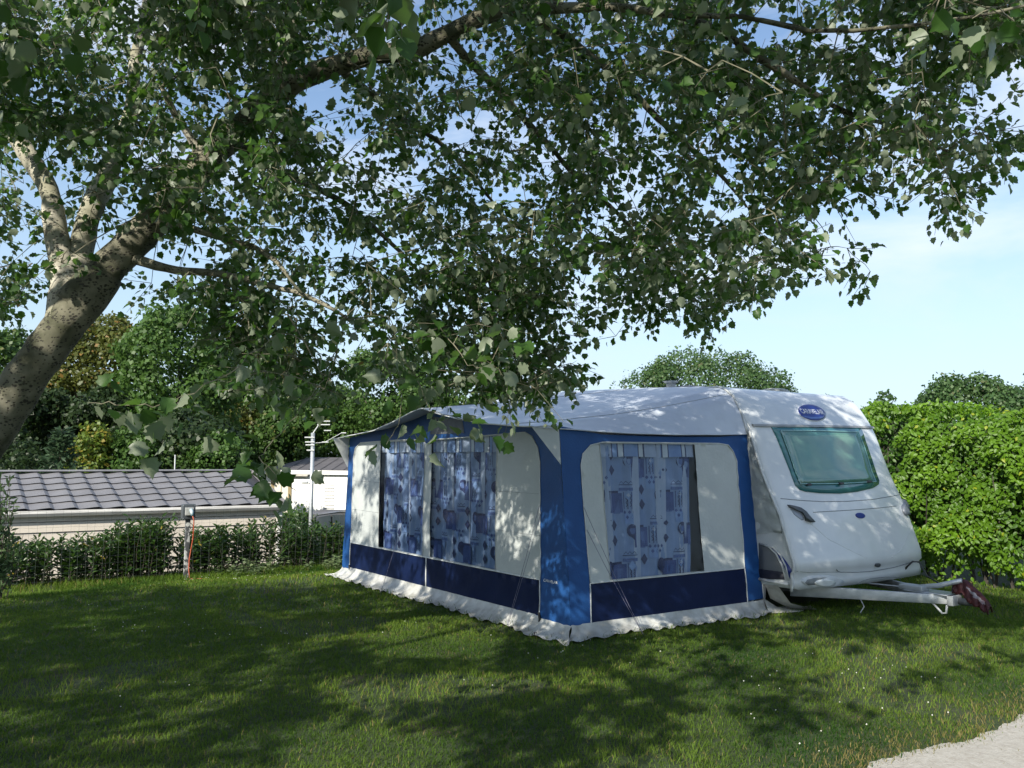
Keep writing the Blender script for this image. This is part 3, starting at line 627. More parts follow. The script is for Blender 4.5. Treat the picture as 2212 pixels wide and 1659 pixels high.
    patch('badge_band', [(1728, 897), (1753, 901), (1779, 900), (1774, 904), (1753, 905.5), (1734, 901)], mat('badge_light_blue', (.06, .12, .36), .3, (.08, .15, .4), 9), lg, .0085, 3)
    patch('small_badge', ell(1858, 1113.5, 10, 6, 20, .1), M['logo'], C, .006)
    patch('lock', ell(1895, 1220.5, 6, 4.5, 14), M['grey'], C, .012, 2)
    # marker lamp recess low on the front
    lr = patch('lamp_recess', ell(1776, 1256, 46, 13.5, 28, .02), mat('recess_white', (.55, .58, .60), .3, (.5, .53, .55), 9), C, .004)
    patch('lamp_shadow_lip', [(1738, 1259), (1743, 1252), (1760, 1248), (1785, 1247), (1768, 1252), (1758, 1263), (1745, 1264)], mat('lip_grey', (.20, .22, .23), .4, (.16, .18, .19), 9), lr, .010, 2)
    patch('lamp', ell(1780, 1259, 22, 8, 18), mat('white_lens', (.62, .66, .66), .12, (.56, .6, .6), 9, coat=.5), lr, .022, 3)
    # side of the body: rail along the front profile, swoosh, skirt
    zz = np.linspace(.33, 1.95, 40)
    MB().tube([P(prof_u(z)+.02, D-.012, z) for z in zz], .016, 6).build('awning_rail', M['trim'], C, True)
    MB().tube([P(np.interp(t, [0, .05, .12, .2, 1], [-.03, .045, .16, .32, 4.6]), D-.01, np.interp(t, [0, .05, .12, .2, 1], [1.93, 2.13, 2.33, 2.43, 2.55])) for t in np.linspace(0, 1, 60)], .013, 6).build('awning_rail', M['trim'], C, True)
    SD = lambda u, z, off=0: P(u, D-.002-off, z)
    pf = lambda x, y: atV(x, y, D)
    side = lambda name, pts, m, off: patch(name, [pf(*p) for p in pts], m, C, off, 2, SD, False)
    side('side_panel', [(1640, 1172), (1664, 1182), (1682, 1200), (1692, 1225), (1697, 1250), (1640, 1240)], mat('side_grey', (.13, .14, .16), .4, (.18, .19, .2), 3), .003)
    side('side_panel', [(1640, 1229), (1694, 1236), (1698, 1252), (1640, 1250)], mat('side_dark', (.02, .022, .035), .4, (.03, .03, .045), 6), .006)
    side('side_stripe', [(1656, 1176), (1680, 1190), (1698, 1212), (1710, 1230), (1708, 1250), (1700, 1236), (1688, 1210), (1672, 1190)], M['logo'], .006)
    for off_ in ((0, 0), (9, 3)):
        q = [(1644+off_[0]*.3, 1174+off_[1]*.3), (1662+off_[0], 1181+off_[1]*.5), (1678+off_[0], 1196+off_[1]), (1690+off_[0], 1220+off_[1]), (1699+off_[0]*.7, 1252)]
        MB().tube([P(*((pf(*p)[0],) + (D-.012, pf(*p)[1]))) for p in q], .009, 6).build('side_moulding', M['trim'], C, True)
    MB().tube([P(pf(*p)[0], D-.014, pf(*p)[1]) for p in ((1640, 1250), (1705, 1263))], .017, 6).build('side_moulding', M['trim'], C, True)
    # draught skirt hanging below the body to the grass
    v = []; f = []; n_ = 60
    for i in range(n_+1):
        u = -.20 + 4.9*i/n_; 
        for k in range(5):
            t = k/4; p = P(u, D+.03+.05*t*math.sin(u*13), 0); g = gnd(p[0], p[1]); v.append((p[0], p[1], .345*(1-t)+(g+.0)*t))
    f = [(i*5+k, i*5+k+1, (i+1)*5+k+1, (i+1)*5+k) for i in range(n_) for k in range(4)]
    obj('draught_skirt', v, f, mat('grey_skirt', (.22, .225, .23), .7, (.17, .175, .18), 5), C, True)
    e = [P(-.36, D+.02, .36), P(-.20, D+.02, .35), P(-.18, D+.12, .2), P(-.40, D+.16, .18), P(-.25, D+.35, .06), P(-.46, D+.52, .045), P(-.20, D+.75, .05)]
    e = [(*p[:2], max(p[2], gnd(p[0], p[1])+.012)) for p in e]
    obj('skirt_tail', e, [(0, 1, 2, 3), (3, 2, 4), (3, 4, 5), (4, 6, 5)], M['skirt'], C, True)
    # roof fittings
    ht = lambda u: float(np.interp(u, [.3, .7, 1.4, 2.4, 3.4], [2.43, 2.455, 2.49, 2.535, 2.555]))
    b = MB(); b.ubox(1.35, 2.15, D+.55, D+1.25, ht(1.7)-.02, ht(1.7)+.045); bevel(b.build('roof_light', mat('smoked_roof_light', (.10, .11, .13), .3, (.13, .14, .16), 9), C), .015)
    b = MB(); b.ubox(1.55, 1.64, D+.45, D+.53, ht(1.6)-.02, ht(1.6)+.11); b.ubox(1.53, 1.66, D+.43, D+.55, ht(1.6)+.085, ht(1.6)+.115); bevel(b.build('flue', mat('flue_grey', (.25, .27, .28), .5, (.3, .32, .33), 9), C), .006)
    b = MB()
    for k in range(6): t = k/5; b.tube([P(.62, D+W*.55, ht(.6)-.01+.05*math.sin(t*1.57)), P(.62, D+W*.55, ht(.6)-.008+.05*math.sin(t*1.57)+.004)], .19*math.cos(t*1.4), 20)
    b.build('roof_vent', M['trim'], C, True)
    # chassis, wheels
    b = MB(); b.ubox(-.25, 4.7, D+.08, D+W-.08, .27, .345); b.build('floor_pan', M['black'], C)
    hz = .28
    for s, v0 in ((1, D+.42), (-1, D+W-.42)):
        a, c = np.array(P(-.2, v0, .265)), np.array(P(-1.53, D+W/2-.035*s, .285)); dr = (c-a)/np.linalg.norm(c-a); sd_ = np.cross(dr, (0, 0, 1)); sd_ /= np.linalg.norm(sd_); up = np.cross(sd_, dr)
        bb = MB(); vv = [a+sd_*.025*i+up*.06*j for i in (-1, 1) for j in (-1, 1)] + [c+sd_*.025*i+up*.042*j for i in (-1, 1) for j in (-1, 1)]
        bb.add(vv, [(0, 1, 3, 2), (4, 6, 7, 5), (0, 4, 5, 1), (2, 3, 7, 6), (0, 2, 6, 4), (1, 5, 7, 3)]); bevel(bb.build('drawbar', M['galv'], C), .004)
    vm = D+W/2
    b = MB(); b.ubox(-1.60, -1.10, vm-.12, vm+.16, .327, .335); b.ubox(-1.62, -1.56, vm-.12, vm+.05, .24, .335); bevel(b.build('hitch_plate', M['galv'], C), .003)
    b = MB(); b.ubox(-1.30, -1.05, vm-.10, vm+.04, .335, .385); bevel(b.build('hitch_box', M['galv'], C), .008)
    MB().tube([P(-1.18, vm-.02, .36), P(-1.40, vm+.02, .40), P(-1.62, vm+.06, .47)], [.022, .024, .024], 8).build('handbrake_lever', M['galv'], C, True)
    MB().tube([P(-1.36, vm-.1, .28), P(-1.44, vm-.1, .21), P(-1.50, vm-.1, .155), P(-1.54, vm-.1, .165), P(-1.55, vm-.1, .24)], .011, 6).build('hook', M['trim'], C, True)
    MB().tube([P(-1.6, vm, .28), P(-1.75, vm, .28), P(-1.86, vm, .29)], [.035, .035, .045], 10).build('hitch_shaft', M['grey'], C, True)
    MB().tube([P(-.58, vm+.72, .37), P(-.66, vm+.72, .47), P(-.70, vm+.75, .52), P(-.72, vm+.85, .51), P(-.95, vm+.6, .40), P(-1.3, vm+.3, .36)], .010, 6).build('cable', M['black'], C, True)
    MB().tube([P(-.5, vm-.0, .33), P(-1.1, vm, .345)], .008, 5).build('brake_rod', M['galv'], C)
    MB().tube([P(-.75, vm-.30, .20), P(-.80, vm-.32, .14), P(-.78, vm-.36, .08)], .006, 5).build('strap', M['trim'], C)
    for v_ in (D+.10, D+W-.30):
        b = MB(); c = np.array(P(2.4, v_+.09, .36)); ax = np.array([*Vv, 0]); b.tube([c-ax*.09, c-ax*.085, c+ax*.085, c+ax*.09], [.26, .31, .31, .26], 28); t = b.build('wheel', M['tyre'], C, True)
    return C
def hitch_cover():
    """crumpled red cloth cover dropped over the coupling head: a peaked ridge with sagging, folded flanks"""
    vm = D+W/2; K, n = 26, 22; v = []; f = []; mi = []
    ridge = [(-1.52, .10, .455), (-1.58, .11, .485), (-1.66, .08, .47), (-1.74, .04, .42), (-1.82, .0, .38), (-1.89, -.03, .33), (-1.93, -.03, .27)]
    for k in range(K+1):
        t = k/K*(len(ridge)-1); i = min(int(t), len(ridge)-2); q = t-i; u, w, z = [ridge[i][c]*(1-q)+ridge[i+1][c]*q for c in range(3)]
        wd = .085*math.sin(math.pi*min(1, .10+.80*k/K))**.5; dp = (.14 if k < K*.5 else .14-.07*(k/K-.5)*2)
        for j in range(n+1):
            a = j/n*2-1; sgn = 1 if a > 0 else -1; aa = abs(a)
            lat = wd*(aa**.75)*(1+.30*fbm(k*.25, a*2.2, 3)); dn = dp*aa**1.7*(1+.35*fbm(k*.33, a*3, 6)) 
            fold = .022*math.sin(k*1.3+a*5)*aa + .016*fbm(k*.7, a*6, 9)
            p = P(u+.5*fold, vm+w+sgn*lat+fold, z-dn+.012*fbm(k*.9, a*4, 12)); v.append(p)
    m = n+1
    for k in range(K):
        for j in range(n): f.append((k*m+j, k*m+j+1, (k+1)*m+j+1, (k+1)*m+j)); mi.append(1 if (5 <= j <= 6 and 9 < k < 23) or (j == 4 and 14 < k < 21) else 0)
    o = obj('hitch_cover', v, f, [M['red'], mat('faded_white_band', (.28, .28, .30), .6, (.14, .10, .11), 25)], None, True, mi)
    sol = o.modifiers.new('cloth', 'SOLIDIFY'); sol.thickness = .006
    tag(o, 'crumpled red and white cover pulled over the caravan\'s coupling', 'cover'); return o

# ------------------------------------------------------------------ leaves
LEAF_POP = [(0, 0), (.20, .02), (.40, .10), (.36, .26), (.50, .44), (.34, .54), (.30, .72), (.12, .80), (0, 1.0), (-.12, .80), (-.30, .72), (-.34, .54), (-.50, .44), (-.36, .26), (-.40, .10), (-.20, .02)]
LEAF_SIM = [(0, 0), (.36, .15), (.45, .48), (.22, .78), (0, 1.0), (-.22, .78), (-.45, .48), (-.36, .15)]
LEAF_OVAL = [(0, 0), (.26, .25), (.30, .55), (0, 1.0), (-.30, .55), (-.26, .25)]
LEAF_LANCE = [(0, 0), (.15, .3), (.15, .65), (0, 1.0), (-.15, .65), (-.15, .3)]
LEAF_QUAD = [(0, 0), (.42, .5), (0, 1.0), (-.42, .5)]
def leaves(name, pos, dirs, nrm, size, shape, m, parent, seed=0, fold=.18, rnd=None):
    """all leaves of one crown in one mesh: pos base points, dirs leaf axis, nrm leaf normal"""
    rs = np.random.RandomState(seed); N = len(pos); sh = np.array(shape); k = len(sh)
    d = dirs/np.linalg.norm(dirs, axis=1)[:, None]; s = np.cross(d, nrm); s /= np.linalg.norm(s, axis=1)[:, None]+1e-9; n = np.cross(s, d)
    size = np.broadcast_to(size, (N,)).astype(float)
    if k > 4:
        cx = np.vstack([sh, [[0, .42]]]); zz = np.append(np.abs(sh[:, 0])*fold*1.4 - .16*sh[:, 1]**2, -.03)
    else: cx = sh; zz = np.abs(sh[:, 0])*fold
    kk = len(cx)
    V = pos[:, None, :] + size[:, None, None]*(s[:, None, :]*cx[None, :, 0, None] + d[:, None, :]*cx[None, :, 1, None] + n[:, None, :]*(zz[None, :]*(.2+1.9*rs.rand(N, 1)))[:, :, None])
    V = V.reshape(-1, 3)
    if k > 4:
        t = np.stack([np.full(k, k), np.arange(k), (np.arange(k)+1) % k], 1); nt = k; lv = 3
    else: t = np.arange(4)[None, :]; nt = 1; lv = 4
    Fc = (np.arange(N)[:, None, None]*kk + t[None]).reshape(-1)
    me = bpy.data.meshes.new(name); me.vertices.add(len(V)); me.vertices.foreach_set('co', V.astype(np.float32).ravel())
    me.loops.add(len(Fc)); me.loops.foreach_set('vertex_index', Fc.astype(np.int32))
    me.polygons.add(N*nt); me.polygons.foreach_set('loop_start', (np.arange(N*nt)*lv).astype(np.int32))
    at_ = me.attributes.new('rnd', 'FLOAT', 'FACE'); at_.data.foreach_set('value', np.repeat(rs.rand(N) if rnd is None else rnd, nt).astype(np.float32))
    me.materials.append(m); me.update(calc_edges=True)
    o = bpy.data.objects.new(name, me); col.objects.link(o)
    if parent:
        w = Vector((0, 0, 0)); q = parent
        while q: w += q.location; q = q.parent
        o.parent = parent; me.transform(Matrix.Translation(-w))
    return o
def unit(a): return a/(np.linalg.norm(a, axis=-1, keepdims=True)+1e-9)

# ------------------------------------------------------------------ the poplar
SIL = [(-80, -200), (-80, 700), (60, 700), (150, 655), (300, 640), (400, 665), (455, 700), (500, 780), (560, 860), (640, 900), (700, 890), (745, 800), (800, 790), (880, 810), (960, 850), (1080, 862), (1190, 858), (1225, 835), (1240, 780), (1235, 730), (1260, 712), (1320, 770), (1345, 768), (1325, 705), (1400, 722), (1440, 715), (1500, 706), (1560, 700), (1610, 668), (1660, 630), (1720, 600), (1760, 560), (1800, 560), (1880, 610), (1900, 600), (1850, 555), (1790, 530), (1760, 490), (1800, 470), (1860, 440), (1840, 400), (1930, 380), (1990, 390), (2010, 450), (2050, 475), (2095, 455), (2090, 400), (2060, 380), (2110, 350), (2140, 400), (2185, 370), (2150, 325), (2230, 320), (2250, 290), (2150, 280), (2130, 200), (2170, 120), (2280, 110), (2280, -200)]
GAPS = [(700, 215, 75, 60, .85), (650, 175, 50, 35, .8), (840, 40, 45, 40, .8), (1065, 75, 30, 20, .8), (760, 250, 60, 35, .7), (30, 140, 35, 40, .6), (720, 300, 60, 40, .6), (870, 380, 60, 35, .5), (330, 300, 55, 60, .6), (1880, 40, 60, 40, .75), (2120, 330, 30, 30, .4),
        (600, 590, 60, 40, .5), (1250, 560, 40, 40, .4), (40, 340, 30, 50, .45), (1960, 235, 40, 25, .5), (2010, 300, 50, 40, .3), (330, 560, 60, 50, .45), (1900, 340, 60, 35, .3), (700, 700, 50, 50, .45), (960, 60, 30, 25, .5), (280, 420, 70, 60, .45), (700, 420, 60, 60, .35)]
def poplar():
    T = thing('poplar_tree', 'big white poplar with a leaning pale trunk, its leafy boughs hanging over the lawn', 'tree', (-3.75, 5.5, gnd(-3.75, 5.5)))
    rs = np.random.RandomState(11); rg = random.Random(11)
    def pth(pts): return [np.array(at(*p)) for p in pts]
    base = np.array([-3.95, 5.5, -.1])
    limbs = [  # (points, radii, material)
        ([base, np.array([-3.85, 5.5, .5])] + pth([(-65, 1010, 5.5), (22, 870, 5.5), (92, 770, 5.5), (145, 690, 5.5), (185, 640, 5.52), (225, 590, 5.55)]), [.24, .165, .140, .130, .124, .124, .122, .115], 0),
        (pth([(160, 660, 5.52), (215, 600, 5.55), (270, 545, 5.6), (330, 480, 5.65), (395, 410, 5.7), (450, 345, 5.75), (505, 290, 5.8), (565, 232, 5.8), (640, 180, 5.75), (720, 142, 5.7), (810, 118, 5.6), (890, 105, 5.5), (950, 75, 5.4), (1040, 35, 5.3), (1130, 12, 5.2), (1250, 12, 5.0), (1420, 20, 4.8), (1600, 40, 4.6), (1760, 70, 4.4)]),
         [.130, .118, .110, .106, .102, .098, .090, .082, .074, .066, .060, .062, .056, .052, .042, .032, .020, .013, .008], 0),
        (pth([(140, 700, 5.5), (138, 610, 5.6), (128, 520, 5.7), (108, 430, 5.8), (80, 370, 5.9), (45, 315, 6.0), (5, 250, 6.1), (-40, 160, 6.2), (-90, 40, 6.3), (-120, -120, 6.4)]), [.12, .082, .074, .068, .066, .064, .06, .055, .045, .03], 1),
        (pth([(150, 640, 5.6), (175, 550, 5.75), (185, 490, 5.85), (205, 430, 5.95), (235, 370, 6.05), (265, 290, 6.2), (290, 200, 6.3), (300, 90, 6.4), (330, -60, 6.5)]), [.12, .085, .08, .074, .068, .06, .05, .04, .03], 1),
        (pth([(600, 205, 5.8), (618, 130, 5.9), (625, 60, 6.0), (640, -40, 6.1), (660, -200, 6.2)]), [.065, .055, .05, .045, .03], 0),
        (pth([(450, 350, 5.75), (420, 300, 5.7), (380, 245, 5.6), (350, 190, 5.5)]), [.045, .032, .024, .014], 1),
        (pth([(285, 560, 5.6), (360, 580, 5.4), (450, 592, 5.2), (560, 610, 5.0), (660, 640, 4.9), (750, 690, 4.8)]), [.035, .028, .022, .018, .013, .008], 0),
        (pth([(730, 145, 5.7), (800, 200, 5.9), (880, 262, 6.1), (960, 320, 6.3), (1040, 400, 6.6), (1110, 500, 6.9), (1160, 620, 7.0)]), [.028, .024, .020, .017, .013, .010, .007], 0),
        (pth([(960, 70, 5.4), (1080, 200, 5.8), (1200, 330, 6.1), (1320, 450, 6.3), (1420, 570, 6.3)]), [.03, .026, .02, .014, .008], 0),
        (pth([(1130, 20, 5.2), (1260, 110, 5.4), (1400, 230, 5.5), (1520, 340, 5.5), (1610, 450, 5.5)]), [.03, .025, .02, .014, .008], 0),
        (pth([(1420, 20, 4.8), (1560, 70, 4.8), (1690, 160, 4.8), (1800, 230, 4.8), (1930, 275, 4.7), (2040, 330, 4.6)]), [.028, .024, .02, .015, .011, .006], 0),
        (pth([(1600, 40, 4.6), (1750, 60, 4.3), (1880, 60, 4.0), (2010, 50, 3.8), (2150, 30, 3.6), (2300, -10, 3.5)]), [.012, .011, .010, .008, .007, .005], 0),
        (pth([(500, 300, 5.8), (620, 380, 6.2), (760, 450, 6.6), (880, 560, 6.9), (960, 680, 7.0)]), [.035, .028, .02, .014, .008], 0),
        (pth([(330, 480, 5.65), (440, 500, 5.3), (560, 540, 5.0), (650, 640, 4.7)]), [.03, .022, .015, .008], 0),
        # off to the left, behind and above (shade the lawn)
        ([base+(.05, 0, 1.2), np.array([-4.6, 4.9, 2.3]), np.array([-5.6, 4.4, 3.3]), np.array([-6.8, 4.2, 4.2]), np.array([-8.0, 4.2, 5.0])], [.14, .11, .085, .06, .03], 1),
        ([base+(.05, -.05, 1.5), np.array([-4.5, 4.7, 2.7]), np.array([-4.2, 3.7, 3.9]), np.array([-3.4, 2.4, 5.1]), np.array([-3.3, 1.2, 5.8])], [.12, .09, .07, .05, .03], 1),
        ([np.array([-3.4, 2.4, 5.1]), np.array([-4.6, 1.0, 5.2]), np.array([-5.6, -.6, 5.4])], [.06, .045, .025], 1),
        ([np.array([-3.4, 2.4, 5.1]), np.array([-1.8, .9, 5.6]), np.array([-.2, .0, 6.0])], [.05, .035, .02], 1),
        ([np.array([-4.2, 3.7, 3.9]), np.array([-2.7, 2.6, 5.0]), np.array([-1.0, 2.9, 5.6])], [.05, .035, .02], 1),
    ]
    tb, lb = MB(), MB(); nodes = []; par = []; nrad = []
    for li, (p, r, m) in enumerate(limbs):
        # Catmull-Rom resample
        p = [np.array(q, float) for q in p]; q = []; rr = []
        for i in range(len(p)-1):
            a, b, c, d = p[max(i-1, 0)], p[i], p[i+1], p[min(i+2, len(p)-1)]; k = max(2, int(np.linalg.norm(c-b)/(.05 if li in (0, 1) else .08)))
            for t in np.arange(k)/k:
                q.append(.5*((2*b)+(-a+c)*t+(2*a-5*b+4*c-d)*t*t+(-a+3*b-3*c+d)*t**3)); rr.append(r[i]+(r[i+1]-r[i])*t)
        q.append(p[-1]); rr.append(r[-1])
        q = [x + np.array([fbm(x[0]*1.7, x[2]*1.7, li), fbm(x[1]*1.7, x[2]*1.7, li+9), fbm(x[0]*2, x[1]*2, li+5)])*.03*min(1, .08/rad) for x, rad in zip(q, rr)]
        (tb if li == 0 else lb).tube(q, [x*(1+.06*fbm(i*.3, li, 2)) for i, x in enumerate(rr)], (30 if li < 2 else 18) if rr[0] > .06 else 8, 0 if m == 0 else 1)
        if li:
            n0 = len(nodes)
            for x, rad in list(zip(q[3:], rr[3:]))[::2 if li == 1 else 1]: nodes.append(x); nrad.append(rad)
    for B_ in (tb, lb):                             # bark ridges, knots
        B_.v = [tuple(np.array(p) + .5*np.array([fbm(p[0]*7+p[2]*2, p[1]*7, 1), fbm(p[1]*7, p[2]*3, 2), 0])*.034 + np.array([fbm(p[0]*26, p[2]*13, 3), fbm(p[1]*26, p[2]*13, 4), fbm(p[0]*22, p[1]*22, 5)])*.008) for p in B_.v]
    tr = tb.build('trunk', [M['bark'], M['bark2']], T, True); lm = lb.build('limbs', [M['bark'], M['bark2']], T, True)
    # --- twig cluster centres: in the view they fill the tree's real outline, out of view they follow the ground shade wanted
    cl = []
    def gapped(x, y):
        for gx, gy, a, b, s in GAPS:
            if ((x-gx)/a)**2+((y-gy)/b)**2 < 1 and rg.random() < s: return True
        return False
    def keep_edge(x, y):      # whole twig must stay inside the outline
        return inside((x, y), SIL)
    n_in = 2250; k = 0
    while k < n_in:
        x, y = rg.uniform(-80, 2260), rg.uniform(-60, 880)
        if not keep_edge(x, y) or gapped(x, y): continue
        lump = noise.noise(Vector((x*.0075, y*.0085, 2.2))) + .4*noise.noise(Vector((x*.02, y*.022, 5.2)))
        if lump < -.10 and rg.random() < .80: continue
        ymin, ymax = np.interp(x, [0, 600, 1200, 1700, 2212], [4.6, 4.7, 4.6, 4.3, 3.8]), np.interp(x, [0, 600, 1200, 1700, 2212], [7.6, 7.8, 7.4, 6.2, 5.0])
        if x < 400 and y > 250 and rg.random() < .55: ymin, ymax = 6.2, 8.2     # behind the limbs so that the pale bark shows
        Y = rg.uniform(ymin, ymax)
        if y > 600 and x > 900: Y = rg.uniform(6.0, 7.2)
        elif y > 650: Y = rg.uniform(4.6, 6.6)
        m_ = .20*FPX/Y
        if not keep_edge(x, y+m_*.6) or (x > 1250 and not keep_edge(x+m_*.45, y+m_*.2)): continue
        cl.append(at(x, y, Y)); k += 1
    k = 0
    while k < 300:                                  # the dense dark top left
        x, y = rg.uniform(-80, 640), rg.uniform(-60, 430)
        if gapped(x, y) and rg.random() < .6 or (y > 300 and x < 300): continue
        cl.append(at(x, y, rg.uniform(4.3, 5.4))); k += 1
    k = 0
    while k < 300:                                  # the heavy fringe that hangs low in the middle
        x, y = rg.uniform(440, 1235), rg.uniform(560, 850)
        if not keep_edge(x, y+8) or gapped(x, y): continue
        cl.append(at(x, y, rg.uniform(5.2, 6.8))); k += 1
    for x, y, Y in ((2080, 0, 3.0), (2130, 15, 2.9), (2170, 30, 2.9), (2205, 0, 2.8), (2190, 45, 2.95), (2040, 20, 3.1), (2150, -10, 2.8), (2100, 40, 3.0), (1420, 150, 3.9), (1500, 190, 3.8), (1560, 130, 3.9), (1620, 230, 3.8), (1690, 200, 3.8), (1250, 190, 4.1), (1360, 90, 4.0), (940, 210, 4.3), (1180, 130, 4.2)): cl.append(at(x, y, Y) + ('big',))
    # loose hanging sprays with big leaves, low left and centre
    for spray in ([(640, 640, 4.5), (600, 720, 4.1), (520, 790, 3.9), (420, 850, 3.8), (330, 880, 3.75), (250, 875, 3.7), (190, 870, 3.7)], [(700, 820, 4.3), (640, 900, 4.1), (590, 950, 4.0), (560, 985, 3.95), (600, 1030, 3.9), (640, 1060, 3.9)],
                  [(830, 780, 4.6), (870, 860, 4.5), (860, 920, 4.4), (835, 960, 4.4)], [(900, 820, 4.7), (930, 890, 4.6), (985, 902, 4.5), (1030, 905, 4.5)], [(960, 720, 4.6), (1030, 700, 4.4), (1100, 715, 4.3), (1150, 720, 4.3)], [(950, 700, 4.6), (1010, 790, 4.4), (1050, 800, 4.4)],
                  [(40, 60, 3.4), (110, 90, 3.2), (180, 60, 3.2)], [(560, 985, 3.95), (580, 1050, 3.9)]):
        pts = pth(spray)
        for i in range(len(pts)-1):
            for t in (0, .5): cl.append(tuple(pts[i]*(1-t)+pts[i+1]*t) + ('big',))
        cl.append(tuple(pts[-1]) + ('big',))
    for x, y, Y in [(2035, 395, 4.9), (2050, 425, 4.9), (2030, 450, 4.9), (2075, 440, 4.9), (2020, 430, 4.9), (1830, 548, 5.4), (1858, 575, 5.4), (1880, 598, 5.4), (1795, 545, 5.4), (1690, 610, 5.6), (1612, 640, 5.6), (1560, 670, 5.7), (2145, 350, 4.6), (2175, 318, 4.5), (2205, 296, 4.5), (2130, 370, 4.6),
                    (1330, 738, 6.6), (1310, 715, 6.6), (1270, 698, 6.6), (1410, 700, 6.4), (1500, 690, 6.2), (1440, 690, 6.3), (1750, 470, 5.4), (1800, 450, 5.3), (1850, 425, 5.2), (1930, 365, 5), (1980, 370, 5)]: cl.append(at(x, y-12, Y))
    # unseen crown over and behind the viewer, added and shaped to shade the lawn
    S = np.array(SUN_VEC)
    def shade(x, y):  # shade wanted per ground spot; crown clusters are placed to give it
        if y > 11.0 and -5.2 < x < -1.9: return 0
        if x > 5.9: return 0
        if x > -1.9 and y > 9.3: return .30 if x < 1.0 else .75
        if x > .6 and y < 5.1+(x-1.2)*.72: return 0
        if x < -1.2: return (1.0 if x < -2.2 else .7) if y < 10.6 else .3
        if x < 1.2: return .8 if fbm(x*.45, y*1.5, 12) > .03 else 0
        return .5 if fbm(x*.6, y*1.3, 14) > 0 else .04
    k = 0; tries = 0
    while k < 3500 and tries < 400000:
        tries += 1; gx, gy = rg.uniform(-8, 6), rg.uniform(3.2, 17)
        if rg.random() > shade(gx, gy): continue
        z = rg.uniform(2.9, 7.4) if gx < -1.2 else rg.uniform(3.4, 7.5) if gy > 9.3 else rg.uniform(2.7, 4.9); q = np.array([gx, gy, 0]) + S*z/S[2]; px, py = pix(*q)
        if q[1] > .3 and -60 < px < 2270 and -40 < py < 1700: continue
        e = (q-np.array([-2.4, 2.8, 5.0]))/np.array([7.0, 6.2, 3.2])
        if (e**2).sum() > 1 or (q[2] < 3.2 and abs(q[0]) < 1.5 and abs(q[1]) < 2): continue
        cl.append(tuple(q)); k += 1
    print('crown clusters out of view', k)
    def gap_to_wall(c):                              # gaps cut into the crown so that sun dapples the awning front
        c = np.array(c[:3]); n = Vv; t = (n @ (c[:2]-np.array([CX, CY])))/(n @ S[:2]); w = c - S*t; u = UVof(w[0], w[1])[0]
        return -.2 < u < 4.8 and .0 < w[2] < 2.0 and fbm(u*1.9+w[2]*.9, w[2]*1.5, 31) > .02
    cl = [c for c in cl if len(c) > 3 or not gap_to_wall(c) or rg.random() < .22]
    def lands(c): g_ = np.array(c[:3]) - S*c[2]/S[2]; return shade(g_[0], g_[1])
    cl = [c for c in cl if len(c) > 3 or lands(c) > 0 or (rg.random() < .5 and pix(*c)[1] > -40)]  # clusters whose shadow falls on spots meant to be sunlit are thinned
    # --- attach every cluster to the nearest wood
    nodes = list(nodes); N0 = len(nodes); arr = np.zeros((60000, 3)); arr[:N0] = nodes; cnt = N0; rad = np.zeros(60000); rad[:N0] = nrad
    C = np.array([c[:3] for c in cl]); big = [len(c) > 3 for c in cl]
    d0 = np.array([np.min(np.linalg.norm(arr[:N0]-c, axis=1)) for c in C]); order = np.argsort(d0 + np.array([0 if not b else -.0 for b in big]))
    tw = MB(); lp, ld, ln, ls = [], [], [], []; far_p, far_d, far_n, far_s = [], [], [], []
    for ci in order:
        c = C[ci]; dd = np.linalg.norm(arr[:cnt]-c, axis=1) + np.maximum(0, arr[:cnt, 2]*0 + (c[2]-arr[:cnt, 2]))*0; j = int(np.argmin(dd)); a = arr[j]; dist = dd[j]
        k = max(2, int(dist/.14)); mid = (a+c)/2 + np.array([0, 0, .10*dist]); path_ = [(1-t)**2*a + 2*t*(1-t)*mid + t*t*c for t in np.arange(k+1)/k]
        path_ = [p + (rs.rand(3)-.5)*.02 if 0 < i < k else p for i, p in enumerate(path_)]
        r0 = min(.010, .0028+.004*dist)
        tw.tube(path_, [r0*(1-.55*i/k) for i in range(k+1)], 3, cap=False)
        arr[cnt:cnt+k] = path_[1:]; cnt += k
        px, py = pix(*c); vis = -60 < px < 2270 and py > -40 and c[1] > .5
        # two or three leafy shoots
        B = big[ci]; ns = 1 if B else 2
        for _ in range(ns):
            dr = unit(np.array([rs.randn()*.8, rs.randn()*.8, -.35+rs.randn()*.5])) ; Ls = .16+.16*rs.rand(); nl = 10 if not B else 3
            e = c + dr*Ls
            if not B: tw.tube([c, c+dr*Ls*.5, e], [.0028, .002, .0012], 3, cap=False)
            for q in range(nl):
                t = (q+.6)/nl; sd = unit(rs.randn(3)); sd = unit(sd - dr*(sd@dr)*.7); base_ = c + dr*Ls*t + sd*.015
                ax = unit(sd*.8 + dr*.5 + np.array([0, 0, -.55])); nm = unit(np.array([0, 0, 1.]) + rs.randn(3)*.75)
                sz = (.029+.036*rs.rand()) if not B else (.065+.035*rs.rand())
                if vis: lp.append(base_+ax*.02); ld.append(ax); ln.append(nm); ls.append(sz)
                else: far_p.append(base_); far_d.append(ax); far_n.append(nm); far_s.append(sz*1.35)
    tw.build('twigs', M['twig'], T)
    leaves('foliage', np.array(lp), np.array(ld), np.array(ln), np.array(ls), LEAF_POP, M['poplar'], T, 3)
    leaves('foliage', np.array(far_p), np.array(far_d), np.array(far_n), np.array(far_s), LEAF_SIM, M['poplar'], T, 4)
    print('poplar leaves', len(lp), len(far_p))

